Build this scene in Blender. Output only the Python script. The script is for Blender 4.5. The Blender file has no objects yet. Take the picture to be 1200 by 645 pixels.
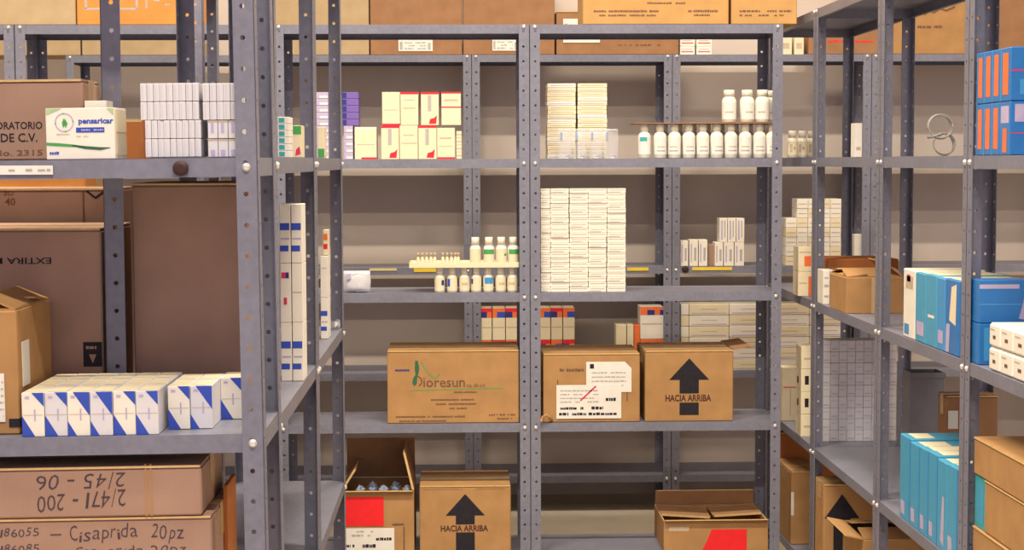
import bpy, bmesh, math, random
from mathutils import Vector, Matrix
random.seed(7)
C = bpy.context.scene.collection
EYE = 1.65
F = 2000.0            # focal length in pixels of the 1200 x 645 frame

# ------------------------------------------------------------------ camera
def _cam():
    d = Vector((-60/F, 133.2/F, -1)).normalized()          # world +Y seen in camera axes
    u = Vector((-.0054, 1, 0)); u = (u - d*u.dot(d)).normalized()   # world +Z
    r = d.cross(u)                                          # world +X
    M = Matrix((r, d, u))          # rows: world axes expressed in camera axes -> camera-to-world
    return M
CM = _cam()
cd = bpy.data.cameras.new('camera'); cd.sensor_width = 36; cd.lens = F/1200*36
cd.clip_start = .05; cd.clip_end = 60
cam = bpy.data.objects.new('camera', cd); C.objects.link(cam)
cam.matrix_world = Matrix.Translation((0, 0, EYE)) @ CM.to_4x4()
bpy.context.scene.camera = cam

def ray(px, py):
    return CM @ Vector(((px-600)/F, -(py-322.5)/F, -1))
def at(px, py, Y):
    r = ray(px, py); k = Y/r.y
    return Vector((r.x*k, Y, EYE + r.z*k))
def y_on(px, X, py=250):
    r = ray(px, py); return r.y*X/r.x

# ------------------------------------------------------------------ materials
def srgb(*c):
    return tuple(((v/255)/12.92 if v/255 <= .04045 else ((v/255+.055)/1.055)**2.4) for v in c)
def mat(name, col, rough=.6, var=.08, scale=30, metal=0, bump=0, lines=0, spec=.5, trans=0, alpha=1, detail=4, blotch=0):
    m = bpy.data.materials.new(name); m.use_nodes = True
    nt = m.node_tree; N = nt.nodes; L = nt.links
    b = N['Principled BSDF']
    b.inputs['Roughness'].default_value = rough; b.inputs['Metallic'].default_value = metal
    b.inputs['Specular IOR Level'].default_value = spec
    if trans: b.inputs['Transmission Weight'].default_value = trans
    if alpha < 1: b.inputs['Alpha'].default_value = alpha
    tc = N.new('ShaderNodeTexCoord')
    nz = N.new('ShaderNodeTexNoise'); nz.inputs['Scale'].default_value = scale; nz.inputs['Detail'].default_value = detail
    L.new(tc.outputs['Object'], nz.inputs['Vector'])
    rp = N.new('ShaderNodeValToRGB'); e = rp.color_ramp.elements
    e[0].position = .3; e[1].position = .7
    e[0].color = (*[max(0, c*(1-var)) for c in col], 1); e[1].color = (*[min(1, c*(1+var)) for c in col], 1)
    L.new(nz.outputs['Fac'], rp.inputs['Fac'])
    out = rp.outputs['Color']
    if blotch:
        n2 = N.new('ShaderNodeTexNoise'); n2.inputs['Scale'].default_value = 5; n2.inputs['Detail'].default_value = 3
        L.new(tc.outputs['Object'], n2.inputs['Vector'])
        mx = N.new('ShaderNodeMix'); mx.data_type = 'RGBA'; mx.blend_type = 'MULTIPLY'
        r2 = N.new('ShaderNodeValToRGB'); r2.color_ramp.elements[0].position = .35; r2.color_ramp.elements[1].position = .6
        r2.color_ramp.elements[0].color = (1-blotch, 1-blotch, 1-blotch, 1); r2.color_ramp.elements[1].color = (1, 1, 1, 1)
        L.new(n2.outputs['Fac'], r2.inputs['Fac'])
        mx.inputs['Factor'].default_value = 1
        L.new(out, mx.inputs['A']); L.new(r2.outputs['Color'], mx.inputs['B']); out = mx.outputs['Result']
    if lines:
        wv = N.new('ShaderNodeTexWave'); wv.inputs['Scale'].default_value = lines; wv.bands_direction = 'X'
        wv.inputs['Distortion'].default_value = .6
        L.new(tc.outputs['Object'], wv.inputs['Vector'])
        mx = N.new('ShaderNodeMix'); mx.data_type = 'RGBA'; mx.blend_type = 'MULTIPLY'
        r2 = N.new('ShaderNodeValToRGB')
        r2.color_ramp.elements[0].color = (.965, .965, .965, 1); r2.color_ramp.elements[1].color = (1, 1, 1, 1)
        L.new(wv.outputs['Fac'], r2.inputs['Fac'])
        mx.inputs['Factor'].default_value = 1
        L.new(out, mx.inputs['A']); L.new(r2.outputs['Color'], mx.inputs['B']); out = mx.outputs['Result']
    L.new(out, b.inputs['Base Color'])
    if bump:
        bp = N.new('ShaderNodeBump'); bp.inputs['Strength'].default_value = bump; bp.inputs['Distance'].default_value = .002
        L.new(nz.outputs['Fac'], bp.inputs['Height']); L.new(bp.outputs['Normal'], b.inputs['Normal'])
    return m
M = dict(
    steel=mat('grey_enamelled_steel', (.185, .19, .25), .42, .10, 60, .0, .05, spec=.5, blotch=.12),
    zinc=mat('zinc_bolt', (.80, .80, .78), .28, .05, 40, .7),
    card=mat('cardboard', (.40, .225, .095), .85, .10, 14, bump=.1, lines=60, spec=.2),
    card_dark=mat('cardboard_brown', (.31, .165, .085), .85, .10, 14, bump=.1, lines=60, spec=.2),
    card_mauve=mat('cardboard_dull', (.37, .235, .175), .85, .08, 10, bump=.1, lines=60, spec=.2),
    card_gold=mat('cardboard_golden', (.50, .29, .11), .85, .08, 14, bump=.1, lines=60, spec=.2),
    card_orange=mat('cardboard_orange', (.60, .25, .065), .85, .08, 14, bump=.1, lines=60, spec=.2),
    card_tan=mat('cardboard_pale', (.43, .32, .19), .85, .08, 14, bump=.1, lines=60, spec=.2),
    card_red=mat('cardboard_reddish', (.42, .15, .05), .85, .10, 14, bump=.1, spec=.2),
    edge=mat('raw_board_edge', (.62, .42, .19), .9, .10, 60, spec=.2),
    ink=mat('black_ink', (.02, .018, .025), .7, .2, 60, spec=.2),
    ink_soft=mat('faded_ink', (.17, .09, .055), .8, .2, 60, spec=.2),
    brand=mat('dark_red_ink', (.085, .03, .025), .8, .2, 60, spec=.2),
    pen=mat('marker_pen', (.075, .05, .065), .8, .2, 60, spec=.2),
    tape=mat('clear_packing_tape', (.52, .36, .18), .25, .06, 30, spec=.6),
    white=mat('white_paperboard', (.78, .75, .68), .6, .04, 20, spec=.3),
    white2=mat('cool_white_paperboard', (.65, .65, .70), .5, .04, 20, spec=.4),
    cream=mat('cream_paperboard', (.74, .66, .47), .6, .04, 20, spec=.3),
    paper=mat('white_paper_label', (.74, .72, .68), .7, .05, 20, spec=.3),
    print_grey=mat('grey_print', (.40, .38, .38), .7, .1, 60, spec=.3),
    print_tan=mat('warm_print', (.50, .40, .30), .7, .1, 60, spec=.3),
    blue=mat('royal_blue_print', (.03, .075, .46), .5, .06, 30, spec=.4),
    navy=mat('navy_print', (.025, .03, .22), .5, .06, 30, spec=.4),
    sky=mat('sky_blue_print', (.05, .29, .62), .4, .06, 30, spec=.5),
    cyan=mat('cyan_print', (.06, .33, .55), .4, .06, 30, spec=.5),
    azure=mat('azure_print', (.02, .17, .50), .35, .06, 30, spec=.5),
    teal=mat('teal_print', (.04, .36, .40), .5, .06, 30, spec=.4),
    orange=mat('orange_print', (.80, .17, .045), .5, .10, 30, spec=.4),
    red=mat('red_print', (.72, .02, .035), .5, .06, 30, spec=.4),
    crimson=mat('crimson_print', (.66, .03, .10), .5, .06, 30, spec=.4),
    sticker=mat('red_sticker', (.80, .015, .02), .55, .06, 25, spec=.4),
    purple=mat('purple_print', (.17, .11, .40), .5, .08, 30, spec=.4),
    lilac=mat('lilac_print', (.45, .40, .60), .5, .08, 30, spec=.4),
    green=mat('green_print', (.06, .33, .09), .5, .08, 30, spec=.4),
    sage=mat('pale_green_print', (.38, .52, .30), .5, .08, 30, spec=.4),
    darkgreen=mat('dark_green_print', (.03, .12, .06), .5, .08, 30, spec=.4),
    plastic=mat('white_bottle_plastic', (.84, .81, .70), .35, .03, 20, spec=.5),
    cap=mat('white_cap_plastic', (.82, .78, .66), .4, .03, 20, spec=.5),
    film=mat('clear_film', (.66, .67, .72), .15, .04, 30, spec=.8, alpha=.28),
    faint=mat('faint_print', (.58, .57, .62), .55, .04, 30, spec=.3),
    tube=mat('clear_tubing', (.30, .29, .27), .5, .05, 30, spec=.3),
    yellow=mat('yellow_tag', (.75, .55, .04), .5, .05, 30, spec=.4),
    paleyellow=mat('pale_yellow_tag', (.68, .58, .28), .5, .05, 30, spec=.4),
    rubber=mat('dark_rubber', (.045, .02, .02), .6, .1, 30, spec=.3),
    greybin=mat('grey_plastic', (.16, .16, .20), .5, .06, 20, spec=.4),
    wall=mat('painted_wall', (.57, .50, .45), .8, .05, 3, bump=.05, spec=.2),
    floor=mat('floor_tile', (.46, .40, .32), .45, .08, 6, spec=.4),
    ceil=mat('ceiling_paint', (.55, .53, .50), .9, .04, 3, spec=.2),
    bag=mat('blue_bag_plastic', (.30, .36, .50), .25, .12, 20, spec=.6),
    lamp=mat('lamp_housing', (.75, .75, .75), .4, .04, 20),
)

# ------------------------------------------------------------------ mesh builder
class MB:
    def __init__(s):
        s.bm = bmesh.new(); s.mats = []
    def mi(s, m):
        m = M[m] if isinstance(m, str) else m
        if m not in s.mats: s.mats.append(m)
        return s.mats.index(m)
    def box(s, x0, x1, y0, y1, z0, z1, m, bev=0, mtx=None):
        bm = s.bm; i = s.mi(m)
        vs = [bm.verts.new((x, y, z)) for z in (z0, z1) for y in (y0, y1) for x in (x0, x1)]
        q = [(0, 2, 3, 1), (4, 5, 7, 6), (0, 1, 5, 4), (2, 6, 7, 3), (0, 4, 6, 2), (1, 3, 7, 5)]
        fs = [bm.faces.new([vs[k] for k in f]) for f in q]
        for f in fs: f.material_index = i
        if bev:
            es = list({e for f in fs for e in f.edges})
            r = bmesh.ops.bevel(bm, geom=es, offset=bev, segments=1, affect='EDGES', profile=.5)
            vs = list({v for f in r['faces'] for v in f.verts} | {v for v in vs if v.is_valid})
            for f in r['faces']: f.material_index = i
        if mtx is not None:
            bmesh.ops.transform(bm, matrix=mtx, verts=vs)
        return vs
    def poly(s, pts, m):
        f = s.bm.faces.new([s.bm.verts.new(p) for p in pts]); f.material_index = s.mi(m); return f
    def prism(s, pts, dirv, m):                     # closed outline extruded by dirv
        i = s.mi(m); bm = s.bm; d = Vector(dirv)
        a = [bm.verts.new(p) for p in pts]; b = [bm.verts.new(Vector(p)+d) for p in pts]
        fs = [bm.faces.new(a), bm.faces.new(list(reversed(b)))]
        n = len(a)
        for k in range(n): fs.append(bm.faces.new((a[k], b[k], b[(k+1) % n], a[(k+1) % n])))
        for f in fs: f.material_index = i
    def lathe(s, prof, m, n=16, cx=0, cy=0, smooth=True):
        i = s.mi(m); bm = s.bm; rings = []
        for r, z in prof:
            rings.append([bm.verts.new((cx+max(r, 1e-4)*math.cos(2*math.pi*k/n), cy+max(r, 1e-4)*math.sin(2*math.pi*k/n), z)) for k in range(n)])
        for a, b in zip(rings, rings[1:]):
            for k in range(n):
                f = bm.faces.new((a[k], a[(k+1) % n], b[(k+1) % n], b[k])); f.material_index = i; f.smooth = smooth
        f = bm.faces.new(list(reversed(rings[0]))); f.material_index = i
        f = bm.faces.new(rings[-1]); f.material_index = i
    def tube(s, pts, r, m, n=8):
        i = s.mi(m); bm = s.bm; rings = []; P = [Vector(p) for p in pts]
        for k, p in enumerate(P):
            t = (P[min(k+1, len(P)-1)] - P[max(k-1, 0)]).normalized()
            a = t.cross(Vector((0.31, .9, .2))).normalized(); b = t.cross(a)
            rings.append([bm.verts.new(p + r*(math.cos(2*math.pi*j/n)*a + math.sin(2*math.pi*j/n)*b)) for j in range(n)])
        for a, b in zip(rings, rings[1:]):
            for j in range(n):
                f = bm.faces.new((a[j], a[(j+1) % n], b[(j+1) % n], b[j])); f.material_index = i; f.smooth = True
        for rg in (rings[0], rings[-1]):
            f = bm.faces.new(rg); f.material_index = i
    def text(s, body, m, x0, x1, z0, z1, y=-.0006, flip=False, shear=0, tilt=0, bold=.012):
        """lettering on a face that looks to -Y, fitted into the rectangle x0..x1, z0..z1"""
        cu = bpy.data.curves.new('t', 'FONT'); cu.body = body; cu.shear = shear; cu.resolution_u = 2; cu.offset = bold
        o = bpy.data.objects.new('t', cu); C.objects.link(o)
        dg = bpy.context.evaluated_depsgraph_get()
        me = bpy.data.meshes.new_from_object(o.evaluated_get(dg))
        bpy.data.objects.remove(o); bpy.data.curves.remove(cu)
        if not me.vertices: return
        xs = [v.co.x for v in me.vertices]; ys = [v.co.y for v in me.vertices]
        i = s.mi(m); new = []
        cxm, czm = (x0+x1)/2, (z0+z1)/2
        for v in me.vertices:
            u = (v.co.x-min(xs))/max(1e-6, max(xs)-min(xs)); w = (v.co.y-min(ys))/max(1e-6, max(ys)-min(ys))
            if flip: u, w = 1-u, 1-w
            x = x0+u*(x1-x0); z = z0+w*(z1-z0)+(x0+u*(x1-x0)-cxm)*tilt
            new.append(s.bm.verts.new((x, y, z)))
        for p in me.polygons:
            try:
                f = s.bm.faces.new([new[k] for k in p.vertices]); f.material_index = i
            except ValueError: pass
        bpy.data.meshes.remove(me)
    def dashes(s, m, x0, x1, z, h, y=-.0006, seed=1, fill=.75, unit=.012):
        rg = random.Random(seed); x = x0
        while x < x1:
            w = unit*(.5+rg.random()*1.3)
            if rg.random() < fill:
                e = min(x+w*.82, x1); hh = h*(.75+.25*rg.random())
                s.poly([(x, y, z), (e, y, z), (e, y, z+hh), (x, y, z+hh)], m)
            x += w
    def rect(s, m, x0, x1, z0, z1, y=-.0006):
        s.poly([(x0, y, z0), (x1, y, z0), (x1, y, z1), (x0, y, z1)], m)
    def mesh(s, name):
        me = bpy.data.meshes.new(name)
        s.bm.normal_update(); s.bm.to_mesh(me); s.bm.free()
        for m in s.mats: me.materials.append(m)
        return me

def hand(mb, body, m, x0, x1, z0, z1, flip=False, tilt=0, seed=1, y=-.0006):
    """marker-pen writing: every character placed a little unevenly"""
    rg = random.Random(seed); wd = {'i': .45, '1': .55, '/': .6, '-': .7, ' ': .6, 'r': .7, '4': 1.05}
    W = [wd.get(c, 1) for c in body]; tot = sum(W); x = 0; H = z1-z0
    for c, w in zip(body, W):
        u0, u1 = x/tot, (x+w*.84)/tot; x += w
        if c == ' ': continue
        lo, hi = 0, 1
        if c in 'asinrez': hi = .62
        if c == 'p': lo, hi = -.3, .62
        if c == '-': lo, hi = .38, .48
        if c == '/': lo, hi = -.1, 1.1
        dz = rg.uniform(-.09, .09)+tilt*((u0+u1)/2-.5); lo += dz; hi += dz+rg.uniform(-.05, .05)
        if flip: u0, u1, lo, hi = 1-u1, 1-u0, 1-hi, 1-lo
        mb.text(c, m, x0+u0*(x1-x0), x0+u1*(x1-x0), z0+lo*H, z0+hi*H, y, flip=flip, shear=rg.uniform(-.05, .3), bold=-.008)
def link(name, me, parent=None, loc=(0, 0, 0), rot=(0, 0, 0)):
    o = bpy.data.objects.new(name, me); C.objects.link(o)
    o.location = loc; o.rotation_euler = rot
    if parent: o.parent = parent
    return o
def tag(o, label, cat, group=None, kind=None):
    o['label'] = label; o['category'] = cat
    if group: o['group'] = group
    if kind: o['kind'] = kind
    return o
def thing(name, label, cat, loc, rot=(0, 0, 0), group=None):
    return tag(link(name, None, None, loc, rot), label, cat, group)
def struct(name, mb, loc=(0, 0, 0)):
    o = link(name, mb.mesh(name), None, loc); o['kind'] = 'structure'; return o
ORD = ['zeroth', 'first', 'second', 'third', 'fourth', 'fifth', 'sixth', 'seventh', 'eighth', 'ninth', 'tenth', 'eleventh', 'twelfth',
       'thirteenth', 'fourteenth', 'fifteenth', 'sixteenth', 'seventeenth', 'eighteenth', 'nineteenth', 'twentieth', 'twenty-first', 'twenty-second', 'twenty-third']

# ------------------------------------------------------------------ the room
mb = MB(); mb.box(-6, 6, -3, 8.5, -.1, 0, 'floor'); 
for k in range(-8, 12): mb.box(-6, 6, 8.1-.45*k-.0015, 8.1-.45*k+.0015, 0, .0006, 'print_tan')
struct('floor', mb)
mb = MB(); mb.box(-6, 6, 8.36, 8.5, 0, 5.6, 'wall'); struct('wall_back', mb)
mb = MB(); mb.box(-6.12, -6, -3, 8.5, 0, 5.6, 'wall'); struct('wall_left', mb)
mb = MB(); mb.box(6, 6.12, -3, 8.5, 0, 5.6, 'wall'); struct('wall_right', mb)
mb = MB(); mb.box(-6, 6, -3, 8.5, 5.6, 5.7, 'ceil'); struct('ceiling', mb)

# ------------------------------------------------------------------ slotted-angle shelving
FL = .0375            # flange width
def post_mesh(H):
    """L-shaped upright with its corner at the origin, flanges along +x and +y, rows of round holes"""
    mb = MB(); bm = mb.bm; i = mb.mi('steel'); t = .002
    n = round(H/.054); p = H/n; r = .0046; hc = .021
    def strip(f):
        for k in range(n):
            zc = (k+.5)*p
            def ring(off):
                inner = [bm.verts.new(f(hc+r*math.cos(a*math.pi/4), zc+r*math.sin(a*math.pi/4), off)) for a in range(8)]
                o = [(FL, zc), (FL, zc+p/2), (hc, zc+p/2), (0, zc+p/2), (0, zc), (0, zc-p/2), (hc, zc-p/2), (FL, zc-p/2)]
                outer = [bm.verts.new(f(u, z, off)) for u, z in o]
                return inner, outer
            i0, o0 = ring(0); i1, o1 = ring(t)
            for a in range(8):
                b = (a+1) % 8
                bm.faces.new((i0[a], o0[a], o0[b], i0[b])); bm.faces.new((i1[b], o1[b], o1[a], i1[a]))
                bm.faces.new((i0[b], i1[b], i1[a], i0[a]))
                bm.faces.new((o0[a], o1[a], o1[b], o0[b]))
    strip(lambda u, z, o: (u, o, z)); strip(lambda u, z, o: (o, u, z))
    bmesh.ops.recalc_face_normals(bm, faces=bm.faces[:])
    return mb.mesh('post')
def shelf_mesh(W, D):
    mb = MB(); g = .0025; lip = .033; t = .0015
    mb.box(g, W-g, g, D-g, -t, 0, 'steel')
    mb.box(g, W-g, g, g+t, -lip, -t, 'steel'); mb.box(g, W-g, D-g-t, D-g, -lip, -t, 'steel')
    mb.box(g, g+t, g+t, D-g-t, -lip, -t, 'steel'); mb.box(W-g-t, W-g, g+t, D-g-t, -lip, -t, 'steel')
    mb.box(g, W-g, g+t, g+.014, -lip, -lip+t, 'steel'); mb.box(g, W-g, D-g-.014, D-g-t, -lip, -lip+t, 'steel')   # inward returns
    return mb.mesh('shelf')
def bolt_mesh():
    mb = MB(); R = Matrix.Rotation(math.pi/2, 4, 'X')
    mb.lathe([(.0078, 0), (.0078, .0012), (.0062, .0016), (.0062, .0038), (.0045, .0055), (.0016, .0062)], 'zinc', 10)
    bmesh.ops.transform(mb.bm, matrix=R, verts=mb.bm.verts[:])
    return mb.mesh('bolt')
BOLT = bolt_mesh(); PM = {}; SM = {}
def unit(label, loc, W, D, levels, rotz=0, roty=0, top=None, group='slotted steel shelving units'):
    H = round((EYE+max(levels) if top is None else top) + .0003, 4)
    u = thing('shelving_unit', label, 'shelving', loc, (0, roty, rotz), group)
    me = PM.setdefault(H, None) or post_mesh(H); PM[H] = me
    for (x, y, a) in ((0, 0, 0), (W, 0, 90), (W, D, 180), (0, D, 270)):
        link('post', me, u, (x, y, 0), (0, 0, math.radians(a)))
    k = (W, D); sm = SM.setdefault(k, None) or shelf_mesh(W, D); SM[k] = sm
    for z in levels:
        link('shelf', sm, u, (0, 0, EYE+z))
        for x in (.0195, W-.0195):
            link('bolt', BOLT, u, (x, 0, EYE+z-(.0165 if z < .3 else .009)))
    return u
FY, BY, WP = 6.29, 7.94, .93
def fx(px): return at(px, 190, FY).x
SEAM_F = fx(620.7)
FLV = [.5, .0085, -.487, -.973, -1.465]
BLV = [.492, .002, -.494, -.988, -1.48]
Wf = fx(909.5+7.5) - SEAM_F
names_f = {-3: 'grey shelving unit under the plain pale tan carton, behind the near left cartons', -2: 'grey shelving unit with the bright orange carton on its top shelf',
           -1: 'grey shelving unit holding the green-logo carton and white bottle tray', 0: 'grey shelving unit holding the tall white box block and arrow carton'}
for k in (-3, -2, -1, 0):
    unit(names_f[k], (SEAM_F + k*Wf + .001, FY, 0), Wf-.002, .33, FLV)
SEAM_B = at(787.5, 190, BY).x; Wb = SEAM_B - at(553, 190, BY).x
names_b = {-4: 'rear grey shelving unit standing furthest along behind the near cartons', -3: 'rear grey shelving unit behind the orange carton shelf',
           -2: 'rear grey shelving unit behind the purple boxes', -1: 'rear grey shelving unit behind the bottles and red-topped boxes', 0: 'rear grey shelving unit with yellow shelf tags and small white boxes',
           1: 'rear grey shelving unit seen through the aisle-side shelving'}
names_b = {-4: 'rear shelving unit against the wall behind the dull brown carton', -3: 'rear shelving unit against the wall, behind the orange carton',
           -2: 'rear shelving unit against the wall, behind the cream boxes with red tops', -1: 'rear shelving unit against the wall, with the orange-topped boxes',
           0: 'rear shelving unit against the wall, with the small white boxes and yellow tag', 1: 'rear shelving unit against the wall, seen through the right row'}
BU = {}
for k in (-3, -2, -1, 0, 1):
    BU[k] = unit(names_b[k], (SEAM_B + k*Wb + .001, BY, 0), Wb-.002, .34, BLV)
XR, RD = 1.274, .35
RY = [y_on(954, XR) + .93 + .02, y_on(954, XR), y_on(1030, XR), y_on(1133, XR), y_on(1133, XR) - .93]
RLV = [.54, .010, -.510, -1.043, -1.5]
names_r = ['right row shelving unit furthest down the aisle, with the tiled white boxes', 'right row shelving unit holding the open cardboard box, second down the aisle',
           'right row shelving unit holding the light blue boxes', 'right row shelving unit with the orange-striped blue boxes']
RU = []
for k in range(4):
    RU.append(unit(names_r[k], (XR, RY[k]-.001, 0), RY[k]-RY[k+1]-.002, RD, RLV, rotz=-math.pi/2))
XB, BD = -.355, .329
LB = [.545, .010, -.497, -.965, -1.5]
B1Y, B2Y, B3Y = 3.29, 4.205, 5.14
unit('left row shelving unit next to the near end unit, blue in its shade', (XB, B1Y, 0), B2Y-B1Y-.002, BD, LB, rotz=math.pi/2)
unit('left row shelving unit at the far end of that row', (XB, B2Y, 0), B3Y-B2Y-.002, BD, LB, rotz=math.pi/2)
AY, AD, AT = 2.98, .295, -.0095
ALV = [.62, .008, -.476, -.965, -1.5]
AX = -.337
AU = unit('near grey shelving unit with the blue and white medicine boxes', (AX, AY, 0), .93, AD, ALV, roty=AT)
AU.location = (AX - .93*math.cos(AT), AY, .93*math.sin(AT) if False else -.93*math.sin(-AT)*0 )
def a_z(level, X):                                  # top of a shelf of the leaning near unit
    return EYE + level + (X - (AX-.93))*(-math.sin(AT)) - .0088
AU.location.z = -.0088 + .0002
unit('grey shelving unit half hidden behind the near left cartons', (-1.69, 5.10, 0), .93, .34, [.545, -.015, -.49, -.98, -1.5])

# tags, plugs and stickers stuck to shelf lips are parts of their unit
def on_lip(u, name, m, px0, px1, py0, py1, Y, shape='rect', lab=None):
    a = at(px0, py1, Y); b = at(px1, py0, Y)
    mb = MB()
    w, h = b.x-a.x, b.z-a.z
    if shape == 'rect':
        mb.box(0, w, -.0008, 0, 0, h, m)
        if m == 'paper': mb.dashes('print_grey', .004, w-.004, h*.35, h*.3, -.0012, 3)
    else:
        mb.lathe([(w/2, 0), (w/2, .006), (w*.4, .010), (w*.2, .011)], m, 18)
        bmesh.ops.transform(mb.bm, matrix=Matrix.Translation((w/2, 0, h/2)) @ Matrix.Rotation(math.pi/2, 4, 'X'), verts=mb.bm.verts[:])
    o = link(name, mb.mesh(name), None, (a.x, Y-.0005, a.z))
    bpy.context.view_layer.update()
    o.parent = u; o.matrix_parent_inverse = u.matrix_world.inverted()
    if lab: o['label'] = lab
    return o
bpy.context.view_layer.update()
on_lip(AU, 'shelf_tag', 'paper', -30, 62, 194, 205, AY, lab='white paper tag on the shelf lip')
on_lip(AU, 'rubber_knob', 'rubber', 203, 221, 188, 207, AY, 'disc', 'dark brown round knob on the shelf lip')
on_lip(BU[-2], 'shelf_tag', 'paleyellow', 433, 465, 314.5, 317.5, BY, lab='pale yellow tag on the shelf lip')
on_lip(BU[-1], 'shelf_tag', 'yellow', 735, 760, 313.5, 317.5, BY, lab='yellow tag on the shelf lip')
on_lip(BU[-2], 'shelf_tag', 'yellow', 485, 511, 314.5, 319, BY, lab='deep yellow tag on the shelf lip')
on_lip(BU[0], 'shelf_tag', 'yellow', 811, 858, 313, 317, BY, lab='yellow tag on the shelf lip')
on_lip(BU[0], 'rubber_knob', 'rubber', 799, 807, 311, 320, BY, 'disc', 'dark round knob on the shelf lip')

# ------------------------------------------------------------------ boxes with printing
CACHE = {}
def box_mesh(name, w, d, h, m, panels, bev):
    key = (name, round(w, 4), round(d, 4), round(h, 4), m, repr(panels), bev)
    if key in CACHE: return CACHE[key]
    mb = MB(); mb.box(-w/2, w/2, 0, d, 0, h, m, bev)
    e = .0004
    def pt(face, u, v):
        if face == 'front': return (-w/2+u*w, -e, v*h)
        if face == 'left': return (-w/2-e, d-u*d, v*h)
        if face == 'right': return (w/2+e, u*d, v*h)
        if face == 'top': return (-w/2+u*w, v*d, h+e)
        return (-w/2+u*w, d+e, v*h)
    for p in panels:
        face, shp, pm = p
        if len(shp) == 4 and not isinstance(shp[0], tuple):
            u0, v0, u1, v1 = shp; shp = [(u0, v0), (u1, v0), (u1, v1), (u0, v1)]
        mb.poly([pt(face, u, v) for u, v in shp], pm)
    me = mb.mesh(name); CACHE[key] = me; return me
def mbox(name, label, cat, X0, X1, Y, z, h, d, m, panels=(), group=None, rotz=0, bev=.0008, roty=0):
    w = X1-X0
    o = link(name, box_mesh(name, round(w, 4), d, round(h, 4), m, list(panels), bev), None, ((X0+X1)/2, Y, z), (0, roty, rotz))
    return tag(o, label, cat, group)
def aisle_box(name, label, cat, Ya, Yb, X, z, h, d, m, panels=(), group=None, bev=.0008):
    """a box whose front looks into the aisle (-X); Ya > Yb are its far and near ends"""
    w = Ya-Yb
    o = link(name, box_mesh(name, round(w, 4), d, round(h, 4), m, list(panels), bev), None, (X, (Ya+Yb)/2, z), (0, 0, -math.pi/2))
    return tag(o, label, cat, group)
G = .0012

# ------------------------------------------------------------------ cartons
def arrow(mb, m, cx, z0, zt, w, y=-.0006, gap=None):
    """up-arrow printed on the front, optional white gap for a line of words"""
    s = w*.24; zh = z0+(zt-z0)*.62
    mb.poly([(cx-w/2, y, zh), (cx+w/2, y, zh), (cx, y, zt)], m)
    if gap:
        mb.rect(m, cx-s, cx+s, z0, gap[0], y); mb.rect(m, cx-s, cx+s, gap[1], zh, y)
    else: mb.rect(m, cx-s, cx+s, z0, zh, y)
def carton_body(w, d, h, m, deco=None, open_top=False, th=.005):
    mb = MB()
    if open_top:
        mb.box(-w/2, w/2, 0, th, 0, h, m, .0012); mb.box(-w/2, w/2, d-th, d, 0, h, m, .0012)
        mb.box(-w/2, -w/2+th, th, d-th, 0, h, m, .0012); mb.box(w/2-th, w/2, th, d-th, 0, h, m, .0012)
        mb.box(-w/2+th, w/2-th, th, d-th, 0, th, m)
        mb.box(-w/2+.001, w/2-.001, .0008, th-.0008, h, h+.0012, 'edge'); mb.box(-w/2+.0008, -w/2+th-.0008, th, d-th, h, h+.0012, 'edge'); mb.box(w/2-th+.0008, w/2-.0008, th, d-th, h, h+.0012, 'edge')
    else:
        mb.box(-w/2, w/2, 0, d, 0, h-.005, m, .003)
        mb.box(-w/2+.001, w/2-.001, -.0012, d/2-.001, h-.0048, h, m, .001)         # the two long top flaps, a hair proud of the sides
        mb.box(-w/2+.001, w/2-.001, d/2+.001, d+.0012, h-.0048, h, m, .001)
        mb.box(-w/2+.002, w/2-.002, -.0016, -.0012, h-.0042, h-.0006, 'edge')
    if deco: deco(mb, w, h)
    return mb
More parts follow.
